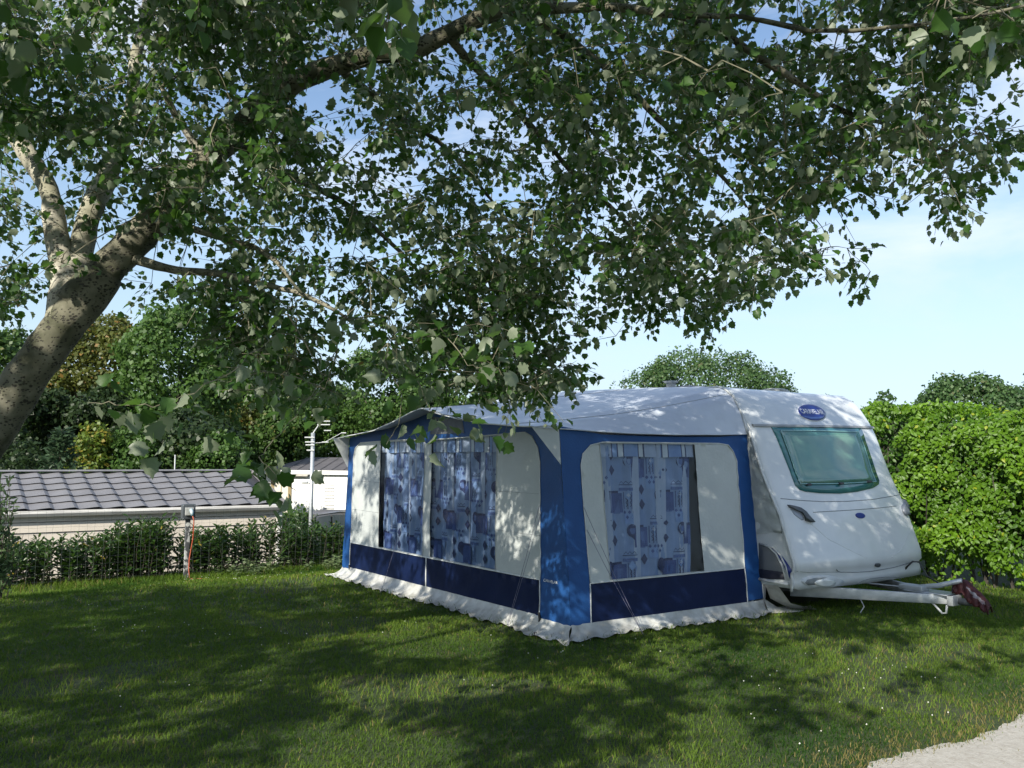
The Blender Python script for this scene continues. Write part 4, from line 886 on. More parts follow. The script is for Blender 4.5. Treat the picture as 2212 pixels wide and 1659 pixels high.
# ------------------------------------------------------------------ other trees and shrubs
def lmat(name, a, b, y=None, yf=.1, tc_=None): return leafmat(name, a, b, None, y, .5, .25, tc_ or tuple(min(1, x*2.2) for x in b), yf)
G = {'olive': lmat('olive_leaf', (.050, .072, .014), (.105, .115, .022), (.20, .12, .03), .06),
     'green': lmat('green_leaf', (.030, .072, .013), (.068, .130, .025)), 'mid': lmat('mid_leaf', (.026, .062, .013), (.058, .110, .022), (.10, .11, .03), .05),
     'dark': lmat('dark_leaf', (.015, .032, .010), (.03, .055, .016)), 'lime': lmat('lime_leaf', (.07, .12, .015), (.13, .17, .02), (.2, .16, .02), .2),
     'spruce': lmat('spruce_needle', (.03, .06, .03), (.055, .095, .045)), 'right': lmat('dusty_leaf', (.032, .072, .022), (.072, .130, .040), (.10, .11, .05), .04)}
def crown_pts(c, r, n, seed, nl=26, lump=.42, flat=.5):
    """points on many small domes covering an ellipsoid: lumps with dark gaps between them"""
    rs = np.random.RandomState(seed); c, r = np.array(c, float), np.array(r, float)
    q = unit(rs.randn(nl*3, 3)); q = q[q[:, 2] > -.55][:nl]; ctr = c + q*r*(.76+.12*rs.rand(len(q), 1)); rad = r.mean()*lump*(.7+.6*rs.rand(len(q)))
    i = rs.randint(len(q), size=n); d = unit(rs.randn(n, 3) + q[i]*.9); rr = (.72+.36*rs.rand(n))[:, None]
    bump_ = np.array([noise.noise(Vector(x)*3.1) for x in (d*1.0+q[i])])[:, None]
    p = ctr[i] + d*rad[i][:, None]*rr*(1+.35*bump_)*np.array([1, 1, .85])
    return p, d
def tree(name, label, loc, r, zc, n, size, m, seed, nl=26, lump=.42, group=None, trunk=True, shape=LEAF_QUAD, cat='tree', tr_r=.16):
    x, y = loc; z0 = gnd(x, y); T = thing(name, label, cat, (x, y, z0), group)
    p, d = crown_pts((x, y, zc), r, n, seed, nl, lump); rs = np.random.RandomState(seed+1)
    ok = p[:, 2] > z0+.05; p, d = p[ok], d[ok]; n = len(p)
    nm = unit(d + rs.randn(n, 3)*.6); ax = unit(np.cross(nm, rs.randn(n, 3))); 
    leaves('crown', p, ax, nm, size*(.6+.8*rs.rand(n)), shape, m, T, seed)
    b = MB(); h = zc - z0
    b.tube([(x, y, z0-.05), (x+.05, y, z0+h*.5), (x-.03, y+.03, z0+h)], [tr_r, tr_r*.8, tr_r*.4], 8)
    for k in range(6):
        w = k*1.05+seed; b.tube([(x, y, z0+h*(.35+.09*k)), (x+r[0]*.32*math.cos(w), y+r[1]*.32*math.sin(w), z0+h*(.55+.09*k)), (x+r[0]*.62*math.cos(w), y+r[1]*.62*math.sin(w), z0+h*(.8+.09*k))], [tr_r*.5, tr_r*.3, tr_r*.1], 5)
    b.build('trunk', M['dark_bark'], T, True); return T
def conifer(label, loc, h, rad, m, seed, n=2600, size=.20):
    x, y = loc; z0 = gnd(x, y); T = thing('young_spruce', label, 'tree', (x, y, z0)); rs = np.random.RandomState(seed); P_, Dn, A = [], [], []
    b = MB(); b.tube([(x, y, z0-.05), (x, y, z0+h)], [.08, .01], 6); nb = 90
    for k in range(nb):
        t = (k/nb)**.9; w = k*2.4; Lb = rad*(1-t)*(.75+.5*rs.rand())+.08; a = np.array([x, y, z0+.15+t*(h-.2)]); dr = np.array([math.cos(w), math.sin(w), -.12+.5*t]); e = a+dr*Lb
        b.tube([a, e], [.012, .003], 3)
        m_ = int(n/nb); s = rs.rand(m_)**.7; P_.append(a+np.outer(s*Lb, dr)+rs.randn(m_, 3)*.04*rad+np.array([0, 0, -.05])*s[:, None]); A.append(np.tile(dr, (m_, 1))+rs.randn(m_, 3)*.45); Dn.append(rs.randn(m_, 3)*.4+np.array([0, 0, 1]))
    leaves('crown', np.vstack(P_), unit(np.vstack(A)), unit(np.vstack(Dn)), size*(.6+.6*rs.rand(sum(len(q) for q in P_))), LEAF_LANCE, m, T, seed, .1); b.build('trunk', M['dark_bark'], T)
def backdrop():
    g = 'trees behind the holiday homes'
    def tp(px, Y): return (px-1106)/FPX*Y/1.0, Y
    def zt(py, Y): return CAM_H + (991-py)/FPX*Y
    # px centre, py top, half width px, Y, material, label
    L_ = [(-20, 720, 130, 33, 'mid', 'broad green tree at the left edge, behind the leaning poplar trunk', 1),
          (215, 690, 105, 34, 'olive', 'olive brown tree with yellowing crown just right of the poplar trunk', 2),
          (385, 668, 120, 32, 'green', 'tallest bright green tree rising behind the tiled roof', 3),
          (560, 745, 105, 42, 'olive', 'olive tree with orange tips partly behind hanging poplar leaves', 4),
          (500, 790, 120, 41, 'green', 'rounded green tree standing low in front of the tall ones', 5),
          (640, 830, 90, 41, 'mid', 'green tree behind the aerial mast', 6),
          (60, 850, 120, 30, 'dark', 'dark shaded tree under the left end of the tree line', 7),
          (230, 850, 110, 31, 'dark', 'dark tree in shade behind the young spruce', 8),
          (420, 900, 110, 28, 'dark', 'dark undergrowth tree right behind the roof ridge', 9),
          (830, 755, 105, 40, 'green', 'green leafy tree above the left end of the awning roof', 10),
          (735, 840, 80, 45, 'mid', 'green tree between the mast and the awning', 11)]
    for px, py, hw, Y, m, lab, sd in L_:
        x, _ = tp(px, Y); z1 = zt(py, Y); r = hw/FPX*Y; z0 = -1.3; hh = (z1-z0)*.5
        rz = min(hh*1.0, r*1.5); tree('leafy_tree', lab, (x, Y), (r*.95, r*.9, rz*.95), z1-rz*.93, 15000, .15, G[m], sd, nl=44, lump=.34, group=g)
    for i, (px, hw) in enumerate(((-60, 150), (120, 150), (330, 150), (540, 150), (720, 130))):
        Y = 46; x, _ = tp(px, Y); r = hw/FPX*Y; tree('backing_tree', ['shaded tree at the back left of the tree line', 'shaded tree at the back behind the olive brown crown', 'shaded tree at the back behind the tallest green crown', 'shaded tree at the back behind the orange tipped crown', 'shaded tree at the back beyond the aerial mast'][i], (x, Y), (r, r*.6, 3.4), 1.6 if i < 4 else .9, 9000, .26, G['dark'], 90+i, nl=50, lump=.3, group=g)
    # fuller greenery low down under the crowns
    for i, (px, py, hw, Y, m, lab) in enumerate([(205, 930, 45, 26, 'lime', 'yellow green shrub left of the round bush above the roof ridge'), (290, 925, 52, 26.5, 'green', 'round green bush behind the middle of the roof ridge'), (480, 935, 60, 27, 'green', 'low green bush behind the right end of the roof ridge'),
                                                  (390, 950, 45, 27, 'mid', 'small bush between the two green ones behind the ridge'), (600, 955, 60, 41, 'mid', 'green bush behind the hipped roof'), (45, 960, 60, 26, 'dark', 'dark bush at the left behind the roof ridge')]):
        x, _ = tp(px, Y); z1 = zt(py, Y); r = hw/FPX*Y; rz = (z1+1.35)*.5
        tree('bush', lab, (x, Y), (r, r*.8, rz), z1-rz*.95, 6000, .11, G[m], 40+i, nl=30, lump=.36, group='bushes above the tiled roof', cat='bush', tr_r=.06)
    x, _ = tp(135, 22); conifer('young spruce with feathery pale tips behind the left roof ridge', (x, 22), zt(925, 22)+1.35, 1.15, G['spruce'], 3)
    # darker conifer behind the awning roof
    x, _ = tp(985, 42); tree('cypress_tree', 'dense dark green evergreen behind the middle of the awning roof', (x, 42), (2.7, 2.5, 3.6), 3.6, 16000, .17, G['mid'], 61, nl=60, lump=.26, group=None)
    x, _ = tp(900, 41); tree('cypress_tree', 'dark green evergreen left of the denser one behind the awning', (x, 41), (1.7, 1.6, 2.9), 3.0, 9000, .16, G['dark'], 62, nl=40, lump=.3)
    x, _ = tp(1225, 38); tree('slim_tree', 'small thin tree top showing over the far end of the awning roof', (x, 38), (.75, .7, 1.7), 3.35, 600, .12, G['right'], 63, nl=14, lump=.45)
    x, _ = tp(1530, 36); tree('dome_tree', 'wide dome shaped green tree behind the caravan roof', (x, 36), (4.1, 3.5, 3.5), 2.5, 36000, .11, G['right'], 64, nl=90, lump=.24)
    x, _ = tp(1790, 34); tree('slim_tree', 'low straggly treetop right of the dome shaped tree', (x, 34), (.95, .9, 1.5), 2.7, 800, .11, G['right'], 65, nl=14, lump=.4)
    for i, (px, py, hw, Y, lab, n_) in enumerate([(1925, 842, 75, 22, 'loose green tree behind the hedge next to the caravan', 5200), (2100, 802, 135, 21, 'large grey green tree with spiky tips behind the right hedge', 15000), (2260, 796, 100, 22, 'grey green tree cut by the right edge of the view', 9000)]):
        x, _ = tp(px, Y); z1 = zt(py, Y); r = hw/FPX*Y; rz = (z1+.5)*.52
        tree('leafy_tree', lab, (x, Y), (r, r*.9, rz), z1-rz*.97, int(n_*1.9), .08, G['right'], 70+i, nl=70, lump=.26, group='trees behind the right hedge')
    # spiky shoots on the right tree
def hedge_right():
    T = thing('hedge', 'tall bright green clipped hedge running behind the caravan on the right', 'hedge', P(0, 7.3, gnd(*P(0, 7.3, 0)[:2]))); rs = np.random.RandomState(5)
    u0, u1, v0, v1 = -3.2, 9.5, 6.6, 8.2; Pn, Nn = [], []
    def top(u): return 2.36 + .07*np.sin(u*2.1) + .05*np.sin(u*5.3+1) + np.interp(u, [-3, 0, 2, 9], [0, .02, .1, .4])
    n = 34000; u = rs.uniform(u0, u1, n)*1.0; near = rs.rand(n) < .75; u = np.where(near, rs.uniform(-3.2, 2.6, n), u)
    h = top(u); z = rs.rand(n)**.9*(h+.0) + .02; lump = np.array([noise.noise(Vector((a*1.6, b*1.9, 0))) + .5*noise.noise(Vector((a*4.2, b*4.2, 3))) for a, b in zip(u, z)])
    under = np.clip((.55-z)/.55, 0, 1)*.45
    v = v0 - .40*lump + under + rs.rand(n)**2*.30 + np.clip(z-(h-.25), 0, 1)*.5
    keep = ((z > .28) | (rs.rand(n) < .25)) & ((lump > -.22) | (rs.rand(n) < .3)); Pn.append(np.stack([u, v, z], 1)[keep]); Nn.append(np.tile([-.35, -1, .45], (n, 1))[keep]); Rn = [np.clip(.42+.75*lump+.30*(rs.rand(n)-.5)+.25*np.clip(z-1.9, 0, 1), 0, .94)[keep]]  # brighter leaf colour on lumps and top: new growth plus sunlit contrast put in
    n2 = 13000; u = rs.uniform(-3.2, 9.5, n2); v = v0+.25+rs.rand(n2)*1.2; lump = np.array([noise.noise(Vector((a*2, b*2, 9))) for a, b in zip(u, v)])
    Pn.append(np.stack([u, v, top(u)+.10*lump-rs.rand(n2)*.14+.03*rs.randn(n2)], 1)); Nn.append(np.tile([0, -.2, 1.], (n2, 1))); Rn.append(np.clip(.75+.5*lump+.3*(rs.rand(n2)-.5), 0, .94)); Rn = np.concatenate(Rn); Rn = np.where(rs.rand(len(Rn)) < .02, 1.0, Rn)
    q = np.vstack(Pn); nn = unit(np.vstack(Nn)+rs.randn(len(q), 3)*.42)
    pos = np.stack([CX+q[:, 0]*Uv[0]+q[:, 1]*Vv[0], CY+q[:, 0]*Uv[1]+q[:, 1]*Vv[1], q[:, 2]-.05], 1)
    nw = np.stack([nn[:, 0]*Uv[0]+nn[:, 1]*Vv[0], nn[:, 0]*Uv[1]+nn[:, 1]*Vv[1], nn[:, 2]], 1)
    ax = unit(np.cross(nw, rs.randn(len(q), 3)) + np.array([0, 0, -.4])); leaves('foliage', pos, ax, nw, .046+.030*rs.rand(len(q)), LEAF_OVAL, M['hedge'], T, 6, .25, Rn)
    # dark inner wood and stems
    b = MB()
    for k in range(60):
        uu = -3.1+k*.2; x0 = P(uu, 7.05+.1*rs.randn(), 0); z0 = gnd(*x0[:2])
        for s in range(3):
            e = P(uu+.25*rs.randn(), 6.95+.25*rs.randn(), 1.0+rs.rand()); b.tube([(x0[0], x0[1], z0-.03), ((x0[0]+e[0])/2+.05*rs.randn(), (x0[1]+e[1])/2, e[2]*.5), e], [.018, .012, .005], 4, cap=False)
    b.build('stems', M['dark_bark'], T)
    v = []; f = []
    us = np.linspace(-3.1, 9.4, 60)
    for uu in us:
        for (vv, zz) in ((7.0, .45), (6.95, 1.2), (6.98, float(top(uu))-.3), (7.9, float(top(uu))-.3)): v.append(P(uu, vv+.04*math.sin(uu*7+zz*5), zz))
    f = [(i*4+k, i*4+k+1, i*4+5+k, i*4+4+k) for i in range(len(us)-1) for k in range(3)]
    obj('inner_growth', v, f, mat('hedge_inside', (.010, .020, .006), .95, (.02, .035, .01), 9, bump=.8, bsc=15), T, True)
def hedge_left():
    T = thing('hedge', 'low dark laurel hedge with gaps along the wire fence in front of the tiled roof', 'hedge', P(7.1, -1.5, gnd(*P(7.1, -1.5, 0)[:2]))); rs = np.random.RandomState(8)
    b = MB(); lp, ld, ln, ls = [], [], [], []
    hv = [-5.6, -4.2, -3.6, -3.0, -2.5, -2.15, -1.9, -1.65, -1.3, -.9, -.4, -.1, .4, .8, 1.2, 2.6]; hh = [.52, .50, .52, .48, .50, .68, .76, .60, .50, .54, .58, .68, .56, .56, .50, .4]
    for k in range(540):
        v = rs.uniform(-5.6, 2.6) if k > 60 else rs.uniform(-2.3, -1.7); u = rs.uniform(6.85, 7.45); p0 = np.array(P(u, v, 0)); p0[2] = gnd(p0[0], p0[1]); h = np.interp(v, hv, hh)*(.62+.42*rs.rand()) - p0[2]*0 + .04
        dr = np.array([*(Uv*rs.randn()*.18 + Vv*rs.randn()*.22), 1.]); e = p0 + dr*np.array([h, h, 1])*1; e[2] = h
        b.tube([p0, (p0+e)/2+rs.randn(3)*.02, e], [.007, .005, .002], 4, cap=False)
        m_ = 26
        for q in range(m_):
            t = .10+.90*((q+rs.rand())/m_); c = p0*(1-t)+e*t; w = q*2.4+k; sd = np.array([math.cos(w), math.sin(w), .35+.6*t]); sd = unit(sd+rs.randn(3)*.15)
            lp.append(c+sd*.01); ld.append(sd); ln.append(unit(np.array([0, 0, 1.])+rs.randn(3)*.4)); ls.append((.085+.05*rs.rand())*(1.0 if t < .9 else .8))
    leaves('foliage', np.array(lp), np.array(ld), np.array(ln), np.array(ls), LEAF_LANCE, M['laurel'], T, 9, .25); b.build('stems', M['dark_bark'], T)
def weeds():
    rs = np.random.RandomState(21); lp, ld, ln, ls = [], [], [], []
    for k in range(70):
        v = rs.choice([rs.uniform(-.9, -.3), rs.uniform(.5, 1.1), rs.uniform(-1.1, 1.3)]); p = np.array(P(6.55+.15*rs.randn(), v, 0)); p[2] = gnd(p[0], p[1]); h = .10+.14*rs.rand()
        for q in range(12): w = q*2.4+k; lp.append(p+np.array([0, 0, h*q/12])+rs.randn(3)*.02); ld.append(unit(np.array([math.cos(w), math.sin(w), .3]))); ln.append(unit(np.array([0, 0, 1.])+rs.randn(3)*.4)); ls.append(.05+.02*rs.rand())
    o = leaves('weeds', np.array(lp), np.array(ld), np.array(ln), np.array(ls), LEAF_OVAL, lmat('weed_leaf', (.09, .14, .06), (.15, .19, .09)), None, 2); tag(o, 'pale leafy weeds growing at the foot of the wire fence', 'weeds', kind='stuff')
def left_shrub():
    T = thing('juniper', 'wispy needle leaved shrub at the left edge in front of the tiled roof', 'shrub', (-5.55, 9.6, gnd(-5.55, 9.6))); rs = np.random.RandomState(4); b = MB(); lp, ld, ln, ls = [], [], [], []
    for k in range(22):
        h = .55+.95*rs.rand(); w = rs.rand()*6.28; s = .12+.32*rs.rand(); e = np.array([-5.58+.45*s*math.cos(w)+(.10 if k % 4 == 0 else 0), 9.6+.4*s*math.sin(w), h]); p0 = np.array([-5.6+.05*rs.randn(), 9.6, gnd(-5.6, 9.6)])
        b.tube([p0, (p0+e)/2+rs.randn(3)*.03, e], [.008, .005, .002], 4, cap=False)
        for q in range(36):
            t = .12+.88*rs.rand(); c = p0*(1-t)+e*t; dr = unit(e-p0+rs.randn(3)*.6); lp.append(c); ld.append(unit(dr*.6+rs.randn(3)*.5)); ln.append(unit(rs.randn(3))); ls.append(.05+.04*rs.rand())
    leaves('foliage', np.array(lp), np.array(ld), np.array(ln), np.array(ls), LEAF_LANCE, lmat('juniper_needle', (.035, .065, .03), (.08, .13, .05)), T, 5, .1); b.build('stems', M['dark_bark'], T)

# ------------------------------------------------------------------ fence, hook-up post, mast
def fence():
    T = thing('wire_fence', 'thin green wire mesh fence in front of the low laurel hedge', 'fence', P(6.72, -1.5, -.07)); b = MB(); rs = np.random.RandomState(2)
    for k in range(80):
        v = -5.6+k*.1; dz = .02*rs.randn(2); b.tube([P(6.72, v, gnd(*P(6.72, v, 0)[:2])+.0), P(6.72+.01*rs.randn(), v+.012*rs.randn(), .45), P(6.72, v, .90+.02*math.sin(v*1.3))], .0012, 3, cap=False)
    for z in np.arange(.0, .91, .1):
        b.tube([P(6.722+.006*rs.randn(), v, z+.02*math.sin(v*1.3+z)*z+.006*rs.randn()) for v in np.linspace(-5.6, 2.4, 60)], .0012 if z < .88 else .002, 3, cap=False)
    b.build('wire_mesh', M['wire'], T)
    for v in (-5.2, 1.15):
        p = P(6.74, v, 0); MB().tube([(p[0], p[1], gnd(p[0], p[1])-.05), (p[0], p[1], .94)], .013, 8).build('post', M['wire'], T)
def hookup():
    v0, u0 = -1.555, 6.5; z0 = gnd(*P(u0, v0, 0)[:2]); T = thing('power_post', 'dark electric hook-up post with socket box and blue plug before the laurel hedge', 'power post', P(u0, v0, z0))
    bevel(MB().ubox(u0-.02, u0+.02, v0-.032, v0+.032, z0-.05, .80).build('post', mat('mottled_post', (.06, .065, .07), .6, (.42, .43, .42), 16, lo=.5, hi=.56), T), .004)
    bx = bevel(MB().ubox(u0-.05, u0+.05, v0-.088, v0+.088, .765, .975).build('socket_box', M['darkbox'], T), .01)
    bevel(MB().ubox(u0-.075, u0-.045, v0-.055, v0+.06, .82, .93).build('socket_cover', mat('socket_grey', (.42, .43, .42), .4, (.3, .31, .3), 20), bx), .006)
    MB().tube([P(u0-.07, v0+.02, .90), P(u0-.11, v0+.022, .87), P(u0-.12, v0+.03, .82)], [.024, .026, .018], 10).build('plug', M['plug'], bx, True)
    for dv in (-.075, .075):
        for z in (.78, .96): MB().tube([P(u0-.052, v0+dv, z), P(u0-.056, v0+dv, z)], .006, 8).build('screw', M['galv'], bx)
    pts = [P(u0-.12, v0+.03, .82), P(u0-.125, v0+.05, .75), P(u0-.10, v0+.055, .62), P(u0-.07, v0+.06, .50), P(u0-.05, v0+.045, .36), P(u0-.05, v0+.025, .22), P(u0-.06, v0+.02, .08), P(u0-.08, v0+.03, -.05), P(u0-.3, v0+.25, gnd(*P(u0-.3, v0+.25, 0)[:2])+.01)]
    o = MB().tube(pts, .008, 7).build('power_cable', M['orange'], None, True); tag(o, 'orange electric cable dropping from the hook-up socket to the grass', 'cable')
def mast():
    x, y = -3.43, 15.0; z0 = gnd(x, y); T = thing('aerial_mast', 'galvanised pole carrying small television aerials, between the two holiday homes', 'mast', (x, y, z0)); MB().tube([(x, y, z0-.05), (x, y, 2.06)], .034, 12).build('pole', M['galv'], T, True)
    def aer(zb, dx, n, hw, sp, vert):
        b = MB(); b.tube([(x-.02, y-.03, zb), (x+dx, y-.03, zb+(.0 if not vert else .3))], .009, 5)
        for k in range(n):
            t = (k+.5)/n; cx, cz = x+dx*t, zb+(.3*t if vert else 0); b.tube([(cx-hw, y-.03, cz), (cx+hw, y-.03, cz)], .010, 5)
        return b
    b = MB(); 
    for z, w in ((1.98, .10), (1.90, .09), (1.85, .08), (1.76, .06)): b.tube([(x-w-.03, y-.04, z), (x+.04, y-.04, z)], .011, 5)
    b.build('aerial', M['trim'], T)
    b = MB(); b.tube([(x, y, 2.05), (x+.10, y, 2.2), (x+.12, y, 2.36)], .011, 5)
    for z, a, c in ((2.36, -.02, .28), (2.26, .08, .30), (2.20, .08, .30), (2.10, .2, .32), (1.90, .17, .28), (2.06, .5, .58)): b.tube([(x+a, y-.04, z), (x+c, y-.04, z)], .010, 5)
    b.tube([(x, y, 1.88), (x+.22, y-.03, 1.90), (x+.5, y-.03, 2.06)], .006, 4); b.build('aerial', M['trim'], T)
    for s in (-1, 1):
        b = MB(); b.tube([(x, y, 1.18), (x+s*.08, y-.04, 1.21)], .008, 4); b.box((x+s*.10, y-.06, 1.22), [(1, 0, 0), (0, .8, .5), (0, -.5, .8)], (.05, .035, .02)); bevel(b.build('floodlight', M['trim'], T), .004)

# ------------------------------------------------------------------ buildings and car
def home_tiled():
    uE, uW, uR = 9.15, 9.185, 11.2; zE, zR = .80, 1.335; v0, v1 = -10.5, .78; g0 = -1.30
    T = thing('holiday_home', 'long static holiday home with grey tiled roof and cream siding below the hedge', 'holiday home', P(10.5, -4, g0))
    b = MB(); n = 9; zb = g0-.1; ztop = zE-.02; hbd = .162
    # clapboards: each board a wedge
    z = ztop; k = 0
    while z > zb:
        z2 = max(z-hbd, zb)
        for (p, q) in (((uW, v0), (uW, v1)), ):
            v = [P(uW-.004, v0, z-.012), P(uW-.022, v0, z2), P(uW-.022, v1-.06, z2), P(uW-.004, v1-.06, z-.012), P(uW-.004, v0, z), P(uW-.004, v1-.06, z)]
            b.add(v, [(0, 3, 2, 1)], 0); b.add([v[0], v[3], v[5], v[4]], [(0, 1, 2, 3)], 1); b.add([v[1], v[2], P(uW, v1-.06, z2), P(uW, v0, z2)], [(0, 1, 2, 3)], 1)
        z = z2
    b.ubox(uW, 13.1, v0, v1-.1, zb, ztop, 0)
    # right gable above the side
    b.add([P(uW, v1-.1, ztop), P(13.1, v1-.1, ztop), P(uR, v1-.1, zR-.06), P(uW, v1-.104, ztop), P(13.1, v1-.104, ztop), P(uR, v1-.104, zR-.06)], [(0, 1, 2), (5, 4, 3), (0, 3, 4, 1), (1, 4, 5, 2), (2, 5, 3, 0)], 0)
    b.build('wall', [M['siding'], M['groove']], T)
    bevel(MB().ubox(uW-.035, uW+.05, v1-.11, v1-.02, zb, ztop+.0).build('corner_post', mat('corner_white', (.7, .7, .68), .5, (.62, .62, .6), 6), T), .005)
    # pantile sheet: columns with an S curve, rows stepped
    cw, rows, per = .345, 6, 10; ncol = int((v1+.02-v0)/cw); v = []; f = []; slope = math.hypot(uR-uE, zR-zE); n1 = ncol*per+1
    du, dz = (uR-uE)/slope, (zR-zE)/slope; nx, nzz = -dz, du
    rl = slope/rows
    def prof(c): 
        t = (c % per)/per; return .036*(sm(t/.82) if t < .82 else 1-(t-.82)/.18)
    for r in range(rows):
        for e, lift in ((-.10, .018), (1.0, .0)):
            s = (r+e)*rl
            for c in range(n1):
                h = prof(c)*(1 if e < 0 else .85) + lift; sc_ = s - (.035*prof(c)/.036 if e < 0 else 0); v.append(P(uE+du*sc_+nx*h, v0+c*cw/per, zE+dz*sc_+nzz*h))
        # front lip
        o0 = len(v)-2*n1
        f += [(o0+c, o0+c+1, o0+n1+c+1, o0+n1+c) for c in range(n1-1)] 
    rf = obj('roof', v, f, M['tile'], T, False)
    obj('roof_underlay', [P(uE, v0, zE-.01), P(uR, v0, zR-.01), P(uR, v1+.02, zR-.01), P(uE, v1+.02, zE-.01), P(13.2, v0, zE-.01), P(13.2, v1+.02, zE-.01)], [(0, 1, 2, 3), (1, 4, 5, 2)], M['black'], T)
    bevel(MB().ubox(uR-.10, uR+.10, v0, v1+.03, zR+.030, zR+.060).build('ridge_cap', mat('ridge_grey', (.28, .28, .30), .5, (.24, .24, .26), 6), T), .008)
    # gutter
    pr = [(0, .0), (-.11, -.01), (-.125, -.05), (-.10, -.095), (-.02, -.11), (.0, -.11)]; v = []
    for vv in (v0, v1+.04): v += [P(uE+.03+a, vv, zE+.0+c) for a, c in pr]
    k = len(pr); obj('gutter', v, [(i, i+1, k+i+1, k+i) for i in range(k-1)] + [tuple(range(k))[::-1], tuple(range(k, 2*k))], M['gutter'], T)
    # barge board on the right gable
    a, c = np.array(P(uE-.02, v1+.03, zE-.05)), np.array(P(uR, v1+.03, zR+.0)); d_ = c-a
    v = [a, c, c+(0, 0, .09), a+(0, 0, .09)]; nrm = np.array([*Vv, 0])*.025; obj('barge_board', v+[p+nrm for p in v], [(0, 1, 2, 3), (7, 6, 5, 4), (0, 4, 5, 1), (1, 5, 6, 2), (2, 6, 7, 3), (3, 7, 4, 0)], mat('barge_grey', (.16, .155, .17), .5, (.2, .19, .2), 5), T)
    p = P(11.3, -.62, 0); MB().tube([(p[0], p[1], zR), (p[0], p[1], zR+.30), (p[0], p[1], zR+.34)], [.012, .012, .018], 8).build('vent_pipe', M['trim'], T)
def home_white():
    Y = 34; x0, x1 = -9.65, -1.0; zE = 1.03; g0 = -1.4; T = thing('holiday_home', 'white holiday home with dark hipped roof behind the aerial mast and car', 'holiday home', ((x0+x1)/2, Y+2, g0))
    sl = -.058   # facade recedes a little to the left
    fx = lambda x: Y + (x-x0)*-.45
    def bx(xa, xb, d0, d1, z0, z1):
        v = [(x, fx(x)+d, z) for x in (xa, xb) for d in (d0, d1) for z in (z0, z1)]; return v, [(0, 1, 3, 2), (4, 6, 7, 5), (0, 4, 5, 1), (2, 3, 7, 6), (0, 2, 6, 4), (1, 5, 7, 3)]
    zS = lambda x: 0
    MB().add(*bx(x0+.12, x1, 0, 5, g0-.1, zE)).build('wall', M['white'], T)
    MB().add(*bx(x0, x1+.2, -.16, -.03, zE-.02, zE+.13)).build('gutter', mat('fascia_white', (.8, .8, .79), .4, (.74, .74, .73), 5), T)
    v = [(x0, fx(x0)-.13, zE+.13), (x1+.2, fx(x1+.2)-.13, zE+.13), (x1+.2, fx(x1)+2.6, zE+.62), (x0+1.35, fx(x0+1.35)+2.6, zE+.62), (x0, fx(x0)+5.3, zE+.13), (x1+.2, fx(x1)+5.3, zE+.13)]
    rf = obj('roof', v, [(0, 1, 2, 3), (0, 3, 4), (3, 2, 5, 4)], M['roof2'], T)
    b = MB()
    for k in range(16):
        x = x0+1.0+k*.48; b.tube([(x, fx(x)-.10, zE+.145), (x+.25, fx(x+.25)+2.5, zE+.63)], .012, 4)
    b.build('roof_rib', M['roof2'], rf)
    b = MB(); b.add(*bx(-9.3, -9.17, -.05, .02, g0+.2, .93)); b.add(*bx(-8.55, -8.42, -.05, .02, g0+.2, .93)); b.add(*bx(-9.165, -8.555, -.05, .02, .83, .93)); fr = b.build('door_frame', M['wood'], T)
    MB().add(*bx(-9.16, -8.56, -.02, .01, g0+.2, .82)).build('door', mat('pale_curtained_glass', (.62, .60, .52), .3, (.55, .53, .46), 4), fr)
    MB().add(*bx(-8.87, -8.84, -.03, .0, g0+.2, .82)).build('door_bar', M['wood'], fr)
    MB().add(*bx(-9.35, -7.7, -.2, -.02, .935, 1.0)).build('awning_case', mat('awning_case', (.45, .43, .38), .6, (.35, .33, .3), 9), T)
    b = MB(); 
    for k in range(12): z = .62-k*.125; b.add(*bx(-7.02, -6.62, -.03, .0, z, z+.035))
    b.build('shadow_rungs', mat('rung_grey', (.5, .5, .5), .6, (.45, .45, .45), 5), T)  # grey bars built for a ladder-like shadow pattern on the wall
    MB().add(*bx(-8.3, -7.9, -.8, -.5, g0, -.42)).build('step', M['gutter'], T)
